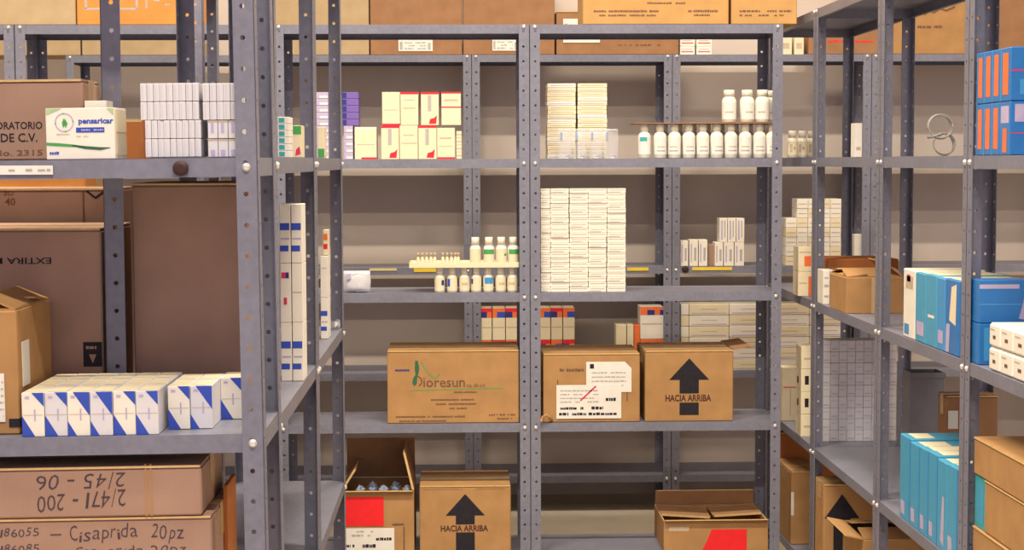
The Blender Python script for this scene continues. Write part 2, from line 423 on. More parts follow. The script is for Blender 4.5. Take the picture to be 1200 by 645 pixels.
def carton(label, X0, X1, Y, z, h, d, m='card', deco=None, open_top=False, flaps=(), rotz=0, group='cardboard cartons', roty=0, name='cardboard_carton', tape=True):
    w = X1-X0
    t = thing(name, label, 'carton', ((X0+X1)/2, Y, z), (0, roty, rotz), group)
    link('body', carton_body(w, d, h, m, deco, open_top).mesh('body'), t)
    if not open_top and tape:
        mb = MB(); tw = min(.05, w*.2)
        mb.box(-w/2-.0006, w/2+.0006, d/2-tw/2, d/2+tw/2, h, h+.0004, 'tape')
        mb.box(-w/2-.001, -w/2-.0002, d/2-tw/2, d/2+tw/2, h-.06, h, 'tape'); mb.box(w/2+.0002, w/2+.001, d/2-tw/2, d/2+tw/2, h-.06, h, 'tape')
        link('tape', mb.mesh('tape'), t)
    for f in flaps:
        side, ang, ln = f[:3]; fm = f[3] if len(f) > 3 else m; sk = f[4] if len(f) > 4 else 0; tr = f[5] if len(f) > 5 else 0; ta, tb_ = (0, tr) if side == 'l' else (tr, 0)
        mb = MB(); L_ = w if side in 'fb' else d
        # a panel hinged at the origin that lies along +y (inwards) at 0 degrees
        vs = [(-L_/2+.002+ta, 0), (L_/2-.002-tb_, 0), (L_/2-.004-sk*.02-tb_, ln), (-L_/2+.004+sk*.02+ta, ln)]
        mb.prism([(x, y, -.002) for x, y in vs], (0, 0, .004), fm)
        xa_, xb_ = -L_/2+.005+sk*.02+ta, L_/2-.005-sk*.02-tb_
        mb.prism([(xa_, ln, -.0018), (xb_, ln, -.0018), (xb_, ln+.0008, -.0018), (xa_, ln+.0008, -.0018)], (0, 0, .0036), 'edge')
        if tr:                                   # raw edge of the aisle-side flap end, coloured pale to look lit
            xe = xb_+.004 if side == 'l' else xa_-.004
            mb.box(xe-.001, xe+.001, .003, ln-.003, -.004, .004, 'edge')
        o = link('flap', mb.mesh('flap'), t)
        hz = {'f': 0, 'b': math.pi, 'l': -math.pi/2, 'r': math.pi/2}[side]
        org = {'f': (0, .0025, h+.003), 'b': (0, d-.0025, h+.003), 'l': (-w/2+.0025, d/2, h+.003), 'r': (w/2-.0025, d/2, h+.003)}[side]
        o.matrix_local = Matrix.Translation(org) @ Matrix.Rotation(hz, 4, 'Z') @ Matrix.Rotation(math.radians(ang), 4, 'X')
    return t
def sticker(t, name, label, m, x0, x1, z0, z1, deco=None, y=-.0022, pts=None):
    z0 = max(z0, .003); pts = pts and [(x, max(z, .003)) for x, z in pts]
    mb = MB(); pts = pts or [(x0, z0), (x1, z0), (x1, z1), (x0, z1)]
    mb.prism([(x, y, z) for x, z in pts], (0, .0010, 0), m)
    if deco: deco(mb, x0, x1, z0, z1, y-.0005)
    o = link(name, mb.mesh(name), t)
    if label: o['label'] = label
    return o
def pxbox(px0, px1, pyt, Y, zb):
    """world x0, x1 and height of something standing at zb whose front at depth Y spans px0..px1 and reaches up to pyt"""
    a = at(px0, pyt, Y); b = at(px1, pyt, Y)
    return a.x, b.x, (a.z+b.z)/2 - zb
def loc_xy(X0, X1, zb, px, py, Y):
    p = at(px, py, Y); return p.x-(X0+X1)/2, p.z-zb

# ================================================================== FRONT ROW, TOP SHELF (cartons)
zt = EYE+FLV[0]+.0006
def gold_deco(seed):
    def f(mb, w, h):
        mb.dashes('ink_soft', -w/2+.04, w*.02, .045, .008, seed=seed, unit=.006, fill=.92); mb.dashes('ink_soft', -w/2+.05, w*.0, .030, .007, seed=seed+1, unit=.006, fill=.92)
        mb.dashes('ink_soft', w*.22, w/2-.04, .045, .009, seed=seed+2, unit=.006, fill=.92); mb.dashes('ink_soft', w*.26, w/2-.07, .031, .007, seed=seed+3, unit=.006, fill=.92)
        mb.dashes('ink_soft', -w*.06, w*.2, .075, .007, seed=seed+4, unit=.006, fill=.92)
    return f
Yf = FY+.02
a, b = at(683, 20, Yf).x, at(854, 20, Yf).x
carton('golden cardboard carton, full width, on the top shelf beside the aisle corner', a, b, Yf, zt, .30, .28, 'card_gold', gold_deco(1))
a, b = at(857, 20, Yf).x, at(934, 20, Yf).x
carton('golden cardboard carton end at the corner where the two top shelves meet', a, b, Yf, zt, .30, .28, 'card_gold', lambda mb, w, h: (mb.dashes('ink_soft', -w/2+.03, w/2-.02, .045, .008, seed=9, unit=.01), mb.dashes('ink_soft', -w/2+.03, w/2-.05, .030, .007, seed=10, unit=.01)))
a, b = at(90, 20, Yf).x, at(236, 20, Yf).x
def orange_deco(mb, w, h):
    y = -.0006
    for (x0, x1, z0, z1) in ((-w/2+.03, -w/2+.038, .06, .14), (-w/2+.03, -w/2+.22, .055, .062), (-w/2+.214, -w/2+.222, .06, .14), (-w/2+.25, -w/2+.256, .06, .14), (-w/2+.28, -w/2+.30, .085, .12)):
        mb.rect('print_grey', x0, x1, z0, z1, y)
    mb.dashes('print_grey', -w/2+.32, w/2-.02, .07, .008, y, 4)
carton('bright orange cardboard carton on the top shelf behind the near left posts', a, b, Yf, zt, .32, .28, 'card_orange', orange_deco)
a, b = at(-80, 20, Yf).x, at(88.5, 20, Yf).x
carton('plain pale tan carton on the top shelf next to the orange carton', a, b, Yf, zt, .33, .28, 'card_tan')

# ================================================================== BACK ROW, TOP SHELF (cartons)
zb = EYE+BLV[0]+.0006; Yb = BY+.015
def label_deco(mb, x0, x1, z0, z1, y):
    w = x1-x0; h = z1-z0
    mb.rect('print_grey', x0+w*.04, x0+w*.12, z0+h*.12, z0+h*.8, y); mb.rect('print_grey', x1-w*.14, x1-w*.06, z0+h*.12, z0+h*.7, y)
    for k in range(3): mb.dashes('print_grey', x0+w*.18, x1-w*.2, z0+h*(.15+.25*k), h*.12, y, k+5)
def bcart(label, p0, p1, h, m, lab=None, deco=None, d=.30):
    a, b = at(p0, 60, Yb).x, at(p1, 60, Yb).x
    t = carton(label, a, b, Yb, zb, h, d, m, deco)
    if lab:
        x0, z0 = loc_xy(a, b, zb, lab[0], lab[3], Yb); x1, z1 = loc_xy(a, b, zb, lab[1], lab[2], Yb)
        sticker(t, 'paper_label', 'white shipping label', 'paper', x0, x1, z0, z1, label_deco)
bcart('brown carton with two white labels on the rear top shelf, above the cream boxes', 434, 541.5, .36, 'card_dark', (467, 507, 46, 60))
bcart('brown carton on the rear top shelf, above the steel post pair with bright bolts', 543, 650, .36, 'card_dark', (577, 607, 45, 59.5))
bcart('long brown carton on the rear top shelf, behind the golden cartons', 652, 795.5, .20, 'card_dark', (660, 703, 22, 50), lambda mb, w, h: mb.dashes('ink_soft', w*.0, w*.35, .04, .008, seed=3))
bcart('pale beige carton on the rear top shelf, behind the two far posts', 322, 432.5, .37, 'card_tan')
bcart('long pale beige carton on the rear top shelf, under the orange carton', 96, 236, .12, 'card_tan')
bcart('pale beige carton on the rear top shelf, under the plain tan carton', -40, 94, .12, 'card_tan')
bcart('orange-brown carton with red print on the rear top shelf, seen through the right row', 948, 1036, .13, 'card_dark', None, lambda mb, w, h: mb.dashes('red', -w*.42, w*.35, .055, .012, seed=5))
def big_writing(mb, w, h):
    pts = [(-.13, .150), (-.10, .185), (-.085, .160), (-.06, .190), (-.05, .170), (-.03, .196), (-.01, .178), (.01, .200), (.03, .186), (.06, .206), (.09, .196), (.13, .214)]
    for (xa, za), (xb, zb_) in zip(pts, pts[1:]): mb.poly([(xa, -.0006, za), (xb, -.0006, zb_), (xb, -.0006, zb_+.010), (xa, -.0006, za+.010)], 'ink_soft')
    mb.dashes('ink_soft', -w*.2, w*.2, .12, .014, seed=8); 
bcart('tall brown carton with dark writing on the rear top shelf, beside the third right post', 1041, 1131, .38, 'card', None, big_writing)
bcart('tall brown carton above the orange-striped blue boxes on the rear top shelf', 1134, 1216, .38, 'card_dark')
for k, (p0, p1) in enumerate(((797.5, 815), (817, 835))):
    x0, x1, h = pxbox(p0, p1, 43.5, Yb, zb)
    for r in range(2):
        mbox('medicine_box', 'small white box on the rear top shelf, %s, %s' % (('touching the long brown carton', 'further from the cartons')[k], ('lower', 'upper')[r]), 'box',
             x0, x1, Yb+.02, zb+r*(h/2), h/2-G, .1, 'white', [('front', (.1, .3, .9, .42), 'crimson'), ('front', (.15, .6, .8, .68), 'print_grey')], 'small white boxes on the rear top shelf')
for k, (p0, p1) in enumerate(((916, 929), (932, 943))):
    x0, x1, h = pxbox(p0, p1, 41, Yb, zb)
    mbox('medicine_box', 'cream box on the rear top shelf beside the corner post, %s' % ('touching the post' if k == 0 else 'next to the orange-brown carton'), 'box', x0, x1, Yb+.02, zb, h, .1, 'cream', [('front', (.2, .3, .8, .6), 'print_tan')], 'cream boxes at the corner on the rear top shelf')

# ================================================================== FRONT ROW, SECOND SHELF
z2 = EYE+FLV[1]+.0005; Y2 = FY+.035
def redbox(p0, p1, pyt, pyb, kind, label, Y=Y2):
    a = at(p0, pyb, Y); b = at(p1, pyt, Y); zz = z2 if pyb > 180 else z2+.1250
    hh = b.z-zz if pyb > 180 else .122
    hh = .1235 if pyb > 180 and kind != 'E' else hh
    pn = {'A': [('front', (0, .0, 1, .05), 'crimson'), ('front', (.12, .45, .9, .47), 'print_grey')],
          'B': [('front', (0, .93, 1, 1), 'red'), ('front', (.15, .5, .85, .53), 'print_tan'), ('front', (.2, .75, .8, .77), 'print_grey')],
          'C': [('front', (0, .93, 1, 1), 'red'), ('front', (.38, .42, .58, .9), 'print_grey'), ('front', [(.45, .04), (.85, .04), (.9, .3), (.75, .22), (.5, .18)], 'red')],
          'D': [('front', (0, .52, 1, .56), 'crimson'), ('front', (0, .95, 1, 1), 'red'), ('front', (.15, .72, .85, .78), 'print_tan')],
          'E': [('front', (0, 0, 1, .06), 'red'), ('front', (.1, .4, .9, .42), 'print_tan'), ('front', (.15, .65, .8, .7), 'print_tan')],
          'F': [('front', (.1, .46, .95, .49), 'print_tan'), ('front', (.2, .7, .8, .73), 'print_tan')]}[kind]
    mbox('medicine_box', label, 'box', a.x, b.x, Y, zz, hh, .09, 'cream', pn, 'cream boxes with red print')
gl = 'cream box with red print, %s'
redbox(447, 467.5, 150, 187, 'C', gl % 'lower tier, first from the purple boxes, red mark low'); redbox(468.5, 489.5, 150, 187, 'F', gl % 'lower tier, second from the purple boxes, plain')
redbox(490.5, 511.5, 150, 187, 'C', gl % 'lower tier, third from the purple boxes, red mark low'); redbox(512.5, 533, 150, 187, 'E', 'cream box with red bottom edge, lower tier, nearest the rear post pair')
redbox(448, 468.5, 109, 148, 'A', gl % 'upper tier, first from the purple boxes, red bottom'); redbox(469.5, 490, 109, 148, 'B', gl % 'upper tier, second from the purple boxes, red top')
redbox(493.5, 514, 107, 147, 'C', gl % 'upper tier, third, standing with gaps each side'); redbox(517.5, 540, 108, 147, 'D', gl % 'upper tier, nearest the rear post pair, red line')
x0, x1, h = pxbox(415.5, 441, 149, Y2-.01, z2)
mbox('medicine_box', 'wide cream box with red bottom edge standing alone beside the purple boxes', 'box', x0, x1, Y2-.01, z2, h, .1, 'cream', [('front', (.3, 0, 1, .06), 'red'), ('front', (.1, .45, .9, .47), 'print_tan'), ('front', (.1, .93, 1, 1), 'white')])
for r in range(4):
    x0, x1 = at(535, 180, Y2).x, at(541, 180, Y2).x
    mbox('medicine_box', 'tiny cream box in the thin stack beside the cream boxes, %s from the shelf' % ORD[r+1], 'box', x0, x1, Y2+.01, z2+r*.026, .0248, .06, 'cream', [('front', (0, .4, 1, .6), 'print_tan')], 'tiny boxes in a thin stack')
# purple boxes stacked flat, spines out
for ci, (p0, p1, nr, m, r0) in enumerate(((401.5, 420.5, 5, 'purple', 5), (403, 413.5, 5, 'lilac', 0), (370.5, 385, 10, 'lilac', 0))):
    x0, x1 = at(p0, 150, Y2).x, at(p1, 150, Y2).x
    for r in range(nr):
        rr = r+r0
        mbox('medicine_box', '%s box lying flat, %s layer up, in the stack %s' % (m, ORD[rr+1], ('beside the wide cream box', 'beside the wide cream box', 'glimpsed between the two far posts')[ci]), 'box', x0, x1, Y2, z2+rr*.0248, .0238, .1, m,
             [('front', (.3, .1, .95, .45), 'white')] if m == 'lilac' else [('front', (.0, .1, .25, .9), 'navy')], 'purple boxes stacked flat')
for r in range(6):
    x0, x1 = at(325.8, 180, 3.86).x, at(339, 180, 3.86).x
    mbox('medicine_box', 'white box with a teal end, %s from the shelf, between the near blue posts' % ORD[r+1], 'box', x0, x1, 3.86, EYE+LB[1]+.0006+r*.0152, .0146, .09, 'white', [('front', (.1, .15, .6, .85), 'teal')], 'white boxes with teal ends')
for k, (p0, p1, pt, gm, zfrac, Yv) in enumerate(((342.5, 353, 147, 'green', (.72, .98), 4.0), (372, 380, 149, 'green', (.02, .3), 4.6))):
    x0, x1, h = pxbox(p0, p1, pt, Yv, EYE+LB[1]+.0006)
    mbox('medicine_box', ('cream box with a green top and red mark, beside the teal-ended boxes', 'cream box with a green bottom, glimpsed between the two far posts')[k], 'box', x0, x1, Yv, EYE+LB[1]+.0006, h, .08, 'cream',
         [('front', (.02, zfrac[0], .98, zfrac[1]), gm)] + ([('front', [(.3, .05), (.9, .1), (.8, .35), (.4, .25)], 'crimson')] if k == 0 else []), 'green-marked cream boxes')

# white stack in two columns with wrapped pouches in front
Y2s = FY+.11
n = 17; hh = (at(660, 97.5, Y2s).z-z2)/n
for ci, (p0, p1) in enumerate(((641.5, 675), (677, 711.5))):
    x0, x1 = at(p0, 140, Y2s).x, at(p1, 140, Y2s).x
    for r in range(n):
        j = random.uniform(-.0012, .0012); jz = 0
        mbox('thin_medicine_box', 'thin cream-white box, %s from the shelf, %s column behind the clear pouches' % (ORD[r+1], ('post-side', 'bottle-side')[ci]), 'box', x0+j, x1+j-.001, Y2s+random.uniform(0, .003), z2+r*hh, hh-.001, .14, 'cream' if (r*3+ci) % 4 else 'white',
             [('front', (.1, .4, .9, .55), 'print_tan')] if r % 3 else [('front', (.05, .3, .95, .5), 'lilac')], 'thin boxes stacked behind the clear pouches')
def pouch(label, px0, px1, pyt, Y, zb, d=.022, m='film', name='clear_pouch', cat='pouch', group=None, marks='bag'):
    x0, x1, h = pxbox(px0, px1, pyt, Y, zb); w = x1-x0
    mb = MB(); bm = mb.bm; i = mb.mi(m); nu, nv = 8, 10; grid = {}
    for s_ in (-1, 1):
        for u in range(nu+1):
            for v in range(nv+1):
                a = u/nu*2-1; b = v/nv*2-1
                th = d/2*max(0, (1-a*a))**.5*max(0, (1-b**4))**.5
                wr = .0015*math.sin(u*2.1+v*1.3)
                if u in (0, nu) or v in (0, nv): th = .0006; wr = 0
                grid[s_, u, v] = bm.verts.new((a*w/2*(1-.06*abs(b)), d/2+.001+s_*(th+wr), h*(b+1)/2))
        for u in range(nu):
            for v in range(nv):
                q = [grid[s_, u, v], grid[s_, u+1, v], grid[s_, u+1, v+1], grid[s_, u, v+1]]
                f = bm.faces.new(q if s_ < 0 else q[::-1]); f.smooth = True; f.material_index = i
    o = link(name, mb.mesh(name), None, ((x0+x1)/2, Y, zb)); tag(o, label, cat, group)
    if marks:
        m2 = MB()
        for (ax, az, bx_, bz) in ((-.2, .93, .3, .98), (-.35, .6, -.2, .9), (.0, .05, .35, .12)):
            m2.prism([(ax*w, -.001, az*h), (bx_*w, -.001, az*h+.004), (bx_*w, -.001, bz*h), (ax*w, -.001, bz*h-.004)], (0, .002, 0), marks)
        link('printed_band', m2.mesh('printed_band'), o)
    return o
for k, (p0, p1) in enumerate(((654, 671), (672, 688), (690.5, 706), (707.5, 725))):
    pouch('clear pouch with blue marks before the thin boxes, %s from the post' % ORD[k+1], p0, p1, 151, FY+.05, z2, .02, group='clear pouches in front of the thin boxes')

# bottles
def bottle_meshes(r, h, key, cap_h=.2, neck=.62):
    if ('bt', key) in CACHE: return CACHE['bt', key]
    b = MB(); hs = h*(1-cap_h)
    b.lathe([(r*.86, 0), (r, h*.02), (r, hs*.80), (r*.96, hs*.86), (r*.84, hs*.93), (r*neck, hs*.985), (r*neck*.95, hs)], 'plastic', 18)
    c = MB(); c.lathe([(r*neck*1.08, hs), (r*neck*1.08, h*.985), (r*neck*.98, h)], 'cap', 18)
    CACHE['bt', key] = (b.mesh('body'), c.mesh('cap')); return CACHE['bt', key]
def label_mesh(r, h, m, z0, z1, marks=None, a0=200, a1=340):
    key = ('lb', r, h, m, z0, z1, repr(marks), a0, a1)
    if key in CACHE: return CACHE[key]
    mb = MB()
    def band(mm, za, zz, aa, ab, off):
        i = mb.mi(mm); n = 10; vs = []
        for k in range(n+1):
            a = math.radians(aa+(ab-aa)*k/n); rr = r+off
            vs.append((mb.bm.verts.new((rr*math.cos(a), rr*math.sin(a), za*h)), mb.bm.verts.new((rr*math.cos(a), rr*math.sin(a), zz*h))))
        for p, q in zip(vs, vs[1:]):
            f = mb.bm.faces.new((p[0], q[0], q[1], p[1])); f.material_index = i; f.smooth = True
    band(m, z0, z1, a0, a1, .0004)
    for q in marks or []: band(*q, .0008)
    CACHE[key] = mb.mesh('label'); return CACHE[key]
def bottle(label, px, Y, zb, r, h, key, lab=None, group=None, cap_h=.2, neck=.62):
    X = at(px, 190, Y).x
    t = thing('pill_bottle', label, 'bottle', (X, Y, zb), (0, 0, random.uniform(-.3, .3)), group)
    bm_, cm_ = bottle_meshes(r, h, key, cap_h, neck)
    link('body', bm_, t); link('cap', cm_, t)
    if lab: link('label', label_mesh(r, h, *lab), t)
    return t
YB = FY+.045
cx = [755, 773.3, 790.3, 807, 823.3, 839.6, 856.2, 873, 889.8, 904.8]
hB = at(800, 145.5, YB).z - z2
for k, p in enumerate(cx):
    lab = ('paper', .12, .62, [('teal', .50, .62, 225, 290)]) if k == 0 else ('paper', .12, .62, [('print_grey', .2, .24, 230, 310), ('print_tan', .32, .35, 235, 305)])
    bottle('white bottle with a teal logo, first in the lower row under the brown sheet' if k == 0 else 'white bottle in the lower row under the brown sheet, %s from the teal-logo one' % ORD[k], p, YB, z2, .0238, hB, 'low', lab, 'white bottles in the lower row', .22, .58)
for k, p in enumerate(cx[1:-1]):
    bottle('white bottle in the shaded second row, behind the %s front bottle' % ORD[k+2], p+4.5, YB+.055, z2, .0238, hB, 'low', ('paper', .12, .62), 'white bottles in the shaded second row', .22, .58)
mb = MB(); a, b = at(742, 145, FY+.015).x, at(908, 145, FY+.015).x
mb.box(0, b-a, 0, .14, 0, .0035, 'card_dark', .0008)
tag(link('cardboard_sheet', mb.mesh('cardboard_sheet'), None, (a, FY+.012, z2+hB+.0004)), 'brown cardboard sheet lying across the tops of the lower white bottles', 'sheet')
zz = z2+hB+.0046; hU = at(870, 105.5, YB).z - zz
for k, p in enumerate((854, 875, 893, 904)):
    bottle('big white bottle standing on the brown sheet, %s from its free end' % ORD[k+1], p, YB+(.0 if k != 3 else .056), zz, .0272, hU, 'up', ('paper', .1, .6, [('print_tan', .3, .34, 235, 300)]), 'big white bottles on the brown sheet', .2, .7)

# ================================================================== FRONT ROW, THIRD SHELF
z3 = EYE+FLV[2]+.0005
Yt = FY+.03
cols = [624.5, 645.3, 667.5, 689.5, 711.5, 733.5]; n = 21
hh = (at(690, 220.8, Yt).z - z3)/n
coln = ['beside the post', 'second from the post', 'in the middle', 'fourth from the post', 'at the open end']
for c in range(5):
    x0, x1 = at(cols[c], 280, Yt).x, at(cols[c+1], 280, Yt).x
    if c == 0: x0 = max(x0, SEAM_F+.042)
    for r in range(n):
        j = random.uniform(-.0007, .0007); gp = .0008 + (.002 if (c, r < 11) in ((3, True), (1, False)) else 0)
        pn = [('front', (.06, .62, .94, .8), 'print_tan')] if (r+c) % 3 else [('front', (.06, .15, .7, .3), 'print_grey'), ('front', (.1, .6, .9, .75), 'print_tan')]
        mbox('flat_medicine_box', 'flat white box, %s layer up, %s in the tall white block' % (ORD[r+1], coln[c]), 'box', x0+j+.0005, x1+j-gp, Yt+random.uniform(0, .004), z3+r*hh, hh-.0009, .15, 'white', pn, 'flat boxes in the tall white block', bev=.0012)
# bottle tray
YT = FY+.05
lowx = [514.5, 529, 543.5, 557.5, 571.5, 586, 600]
ztray = at(540, 313.5, YT).z
for k, p in enumerate(lowx):
    mk = [('navy', .3, .5, 300, 335)] if k == 0 else [('blue', .25, .55, 205, 240)] if k == 1 else [('navy', .35, .55, 215, 245)] if k == 3 else [('sky', .35, .6, 215, 320)] if k == 4 else [('print_tan', .3, .4, 235, 300)]
    bottle('small white bottle under the white tray, %s from the tray\'s open end' % ORD[k+1], p, YT, z3, .0195, ztray-z3, 'low3', ('cream', .08, .62, mk), 'small bottles under the white tray', .28, .6)
mb = MB(); a, b = at(479.5, 310, FY+.02).x, at(608, 310, FY+.02).x; w = b-a; tht = at(540, 308, FY+.02).z-ztray
mb.box(0, w, 0, .16, 0, .003, 'cream', .0006)
mb.box(0, w, 0, .003, .003, tht, 'cream', .0006); mb.box(0, w, .157, .16, .003, tht, 'cream', .0006)
mb.box(0, .003, .003, .157, .003, tht, 'cream'); mb.box(w-.003, w, .003, .157, .003, tht, 'cream')
tag(link('cardboard_tray', mb.mesh('cardboard_tray'), None, (a, FY+.015, ztray+.0005)), 'long shallow white tray resting on the small bottles', 'tray')
zq = ztray+.0042
hU3 = at(575, 278, YT).z - zq
for k, p in enumerate((556.5, 572.5, 587, 601)):
    mk = [('green', .42, .58, 205, 335)] if k in (1, 3) else [('green', .36, .44, 300, 330)] if k == 2 else None
    bottle('small white bottle on the white tray, %s from the ampoules%s' % (ORD[k+1], ', green band' if k in (1, 3) else ''), p, YT, zq, .0205, hU3, 'up3', ('cream', .06, .6, mk), 'small bottles on the white tray', .27, .66)
for k, p in enumerate((490, 495, 500, 505, 509.5, 519, 524, 529, 533.5, 537)):
    X = at(p, 300, YT+.01).x; hv = at(500, 296.5, YT).z-zq
    t = thing('glass_ampoule', 'tiny pale vial on the white tray, %s from its free end' % ORD[k+1], 'vial', (X, YT+.01, zq), (0, 0, 0), 'tiny vials on the white tray')
    if 'vial' not in CACHE:
        m1 = MB(); m1.lathe([(.006, 0), (.0065, .002), (.0065, hv*.55), (.004, hv*.68), (.0035, hv*.75)], 'cream', 10)
        m2 = MB(); m2.lathe([(.0052, hv*.75), (.0052, hv*.97), (.004, hv)], 'print_tan', 10); CACHE['vial'] = (m1.mesh('body'), m2.mesh('cap'))
    link('body', CACHE['vial'][0], t); link('cap', CACHE['vial'][1], t)
pouch('white wrapped pack with a blue stroke lying at the shelf end by the far posts', 401, 434, 318, FY+.05, z3, .05, 'white2', 'wrapped_pack', 'pack', None, 'lilac')

# ================================================================== FRONT ROW, FOURTH SHELF
z4 = EYE+FLV[3]+.0006; Y4 = FY+.012
x0, x1, h = pxbox(453.5, 609.5, 411, Y4, z4)
x1 = min(x1, SEAM_F-.041)
def logo(mb, w, h):
    def P(px, py):                                   # from the photograph to the carton's own face
        q = at(px, py, Y4); return q.x-(x0+x1)/2, q.z-z4
    def R(m, pa, pb): a_, b_ = P(*pa), P(*pb); mb.rect(m, a_[0], b_[0], b_[1], a_[1])
    def poly(m, pts): mb.poly([(P(*p)[0], -.0006, P(*p)[1]) for p in pts], m)
    def stroke(m, pts, wd):
        for p, q in zip(pts, pts[1:]):
            dx, dy = q[0]-p[0], q[1]-p[1]; l = math.hypot(dx, dy); nx, ny = -dy/l*wd/2, dx/l*wd/2
            poly(m, [(p[0]+nx, p[1]+ny), (q[0]+nx, q[1]+ny), (q[0]-nx, q[1]-ny), (p[0]-nx, p[1]-ny)])
    def T(m, s, pa, pb): a_, b_ = P(*pa), P(*pb); mb.text(s, m, a_[0], b_[0], b_[1], a_[1])
    poly('darkgreen', [(486.5, 423), (489.5, 423), (491.5, 432), (490, 440), (487, 440), (486, 432)])
    poly('darkgreen', [(486.5, 440), (489, 440), (488.5, 450), (485.5, 453), (483, 449), (484, 444)])
    stroke('ink_soft', [(489, 441), (493.5, 444), (494.5, 449), (491, 453)], 1.6)
    stroke('green', [(493, 424), (499, 434), (505, 441), (510, 444), (515, 439)], 1.1)
    T('ink_soft', 'ioresun', (496, 443), (545, 454)); T('ink_soft', 's.a. de c.v.', (547, 449), (569, 454))
    stroke('green', [(481, 458), (530, 456.5), (589, 455)], .9)
    a_, b_ = P(532, 461), P(559, 458.5); mb.dashes('ink_soft', a_[0], b_[0], a_[1], .007, seed=41, unit=.005, fill=.92)
    for k, (p0, p1, y) in enumerate(((505, 556, 468), (511, 558, 473), (524, 547, 478))):
        a_, b_ = P(p0, y+2), P(p1, y+2); mb.dashes('ink_soft', a_[0], b_[0], a_[1], .007, seed=k, unit=.005, fill=.92)
    for k, (p0, p1, y) in enumerate(((464, 545, 488), (468, 524, 493), (573, 604, 485.5), (580, 600, 490))):
        a_, b_ = P(p0, y+2), P(p1, y+2); mb.dashes('ink_soft', a_[0], b_[0], a_[1], .007, seed=k+20, unit=.005, fill=.92)
    a_, b_ = P(463, 435.5), P(480, 433); mb.dashes('navy', a_[0], b_[0], a_[1], .008, seed=43, unit=.006, fill=.95)
carton('wide cardboard carton with a green plant logo on its front, below the bottle tray', x0, x1, Y4, z4, h, .30, 'card', logo)

x0, x1, h = pxbox(636.5, 750, 414.5, Y4, z4); x0 = max(x0, SEAM_F+.041)
ta = carton('cardboard carton with two overlapping white labels, beside the arrow carton', x0, x1, Y4, z4, h, .30, 'card', lambda mb, w, h: (mb.dashes('ink_soft', -w*.33, -w*.08, h*.74, .012, seed=44, unit=.007, fill=.92), mb.rect('ink_soft', -w*.355, -w*.345, h*.3, h*.62), mb.rect('ink_soft', w*.36, w*.372, h*.3, h*.45)))
def lb1(mb, a_, b_, c_, d_, y):
    w = b_-a_; h_ = d_-c_
    mb.dashes('ink', a_+w*.06, a_+w*.42, c_+h_*.27, h_*.08, y, 45, .95, .008); mb.dashes('ink', a_+w*.54, a_+w*.72, c_+h_*.27, h_*.10, y, 46, .95, .009)
    mb.dashes('ink', a_+w*.04, a_+w*.93, c_+h_*.10, h_*.08, y, 5, .9, .01); mb.dashes('ink', a_+w*.76, a_+w*.92, c_+h_*.52, h_*.10, y, 6, .9, .008)
    for k in range(4): mb.dashes('print_grey', a_+w*.06, b_-w*.35, c_+h_*(.48+.11*k), h_*.04, y, 30+k, .8)
    mb.poly([(a_+w*.36, y, c_+h_*.55), (a_+w*.38, y, c_+h_*.52), (a_+w*.62, y, c_+h_*.95), (a_+w*.6, y, c_+h_*.98)], 'crimson')
def lb2(mb, a_, b_, c_, d_, y):
    w = b_-a_; h_ = d_-c_
    mb.rect('ink', a_+w*.08, a_+w*.17, c_+h_*.78, c_+h_*.93, y)
    for k in range(4): mb.dashes('print_grey', a_+w*.12, b_-w*.12, c_+h_*(.2+.14*k), h_*.045, y, 40+k, .85)
for nm, (p0, p1, q0, q1), dc, yy in (('paper_label', (687, 740, 424, 460), lb2, -.0022), ('paper_label', (652, 728, 451, 491), lb1, -.0034)):
    a0, c0 = loc_xy(x0, x1, z4, p0, q1, Y4); a1, c1 = loc_xy(x0, x1, z4, p1, q0, Y4)
    pts = [(a0, c0), (a1, c0), (a1, c1-.025), (a1-.025, c1), (a0, c1)] if dc is lb2 else None
    sticker(ta, nm, 'upper white label with a folded corner' if dc is lb2 else 'lower white label with black print', 'paper', a0, a1, c0, c1, dc, yy, pts)
mb = MB(); q = at(634, 491, Y4)
mb.tube([(0, -.022, .0), (.006, -.026, .016), (.018, -.024, .024), (.030, -.016, .014), (.040, -.006, .0)], .0055, 'card', 8)
link('torn_flap', mb.mesh('torn_flap'), ta, (q.x-(x0+x1)/2, 0, q.z-z4-.006))

x0, x1, h = pxbox(756, 859.5, 411, Y4, z4)
def up_deco(zlo, zhi, ww, words=True):
    def f(mb, w, h):
        za, zc = h*zlo, h*zhi; g = (za+(zc-za)*.22, za+(zc-za)*.38)
        arrow(mb, 'ink', 0, za, zc, ww, gap=g)
        if words: mb.text('HACIA ARRIBA', 'brand', -w*.27, w*.25, g[0]+.004, g[1]-.004, bold=.03)
    return f
carton('cardboard carton with a black up-arrow, side flap sticking out, on the fourth shelf', x0, x1, Y4, z4, h, .30, 'card', up_deco(.09, .89, .15),
       flaps=(('r', 172, .07, 'card_dark'),))  # side flap in darker board, its shade put into the colour

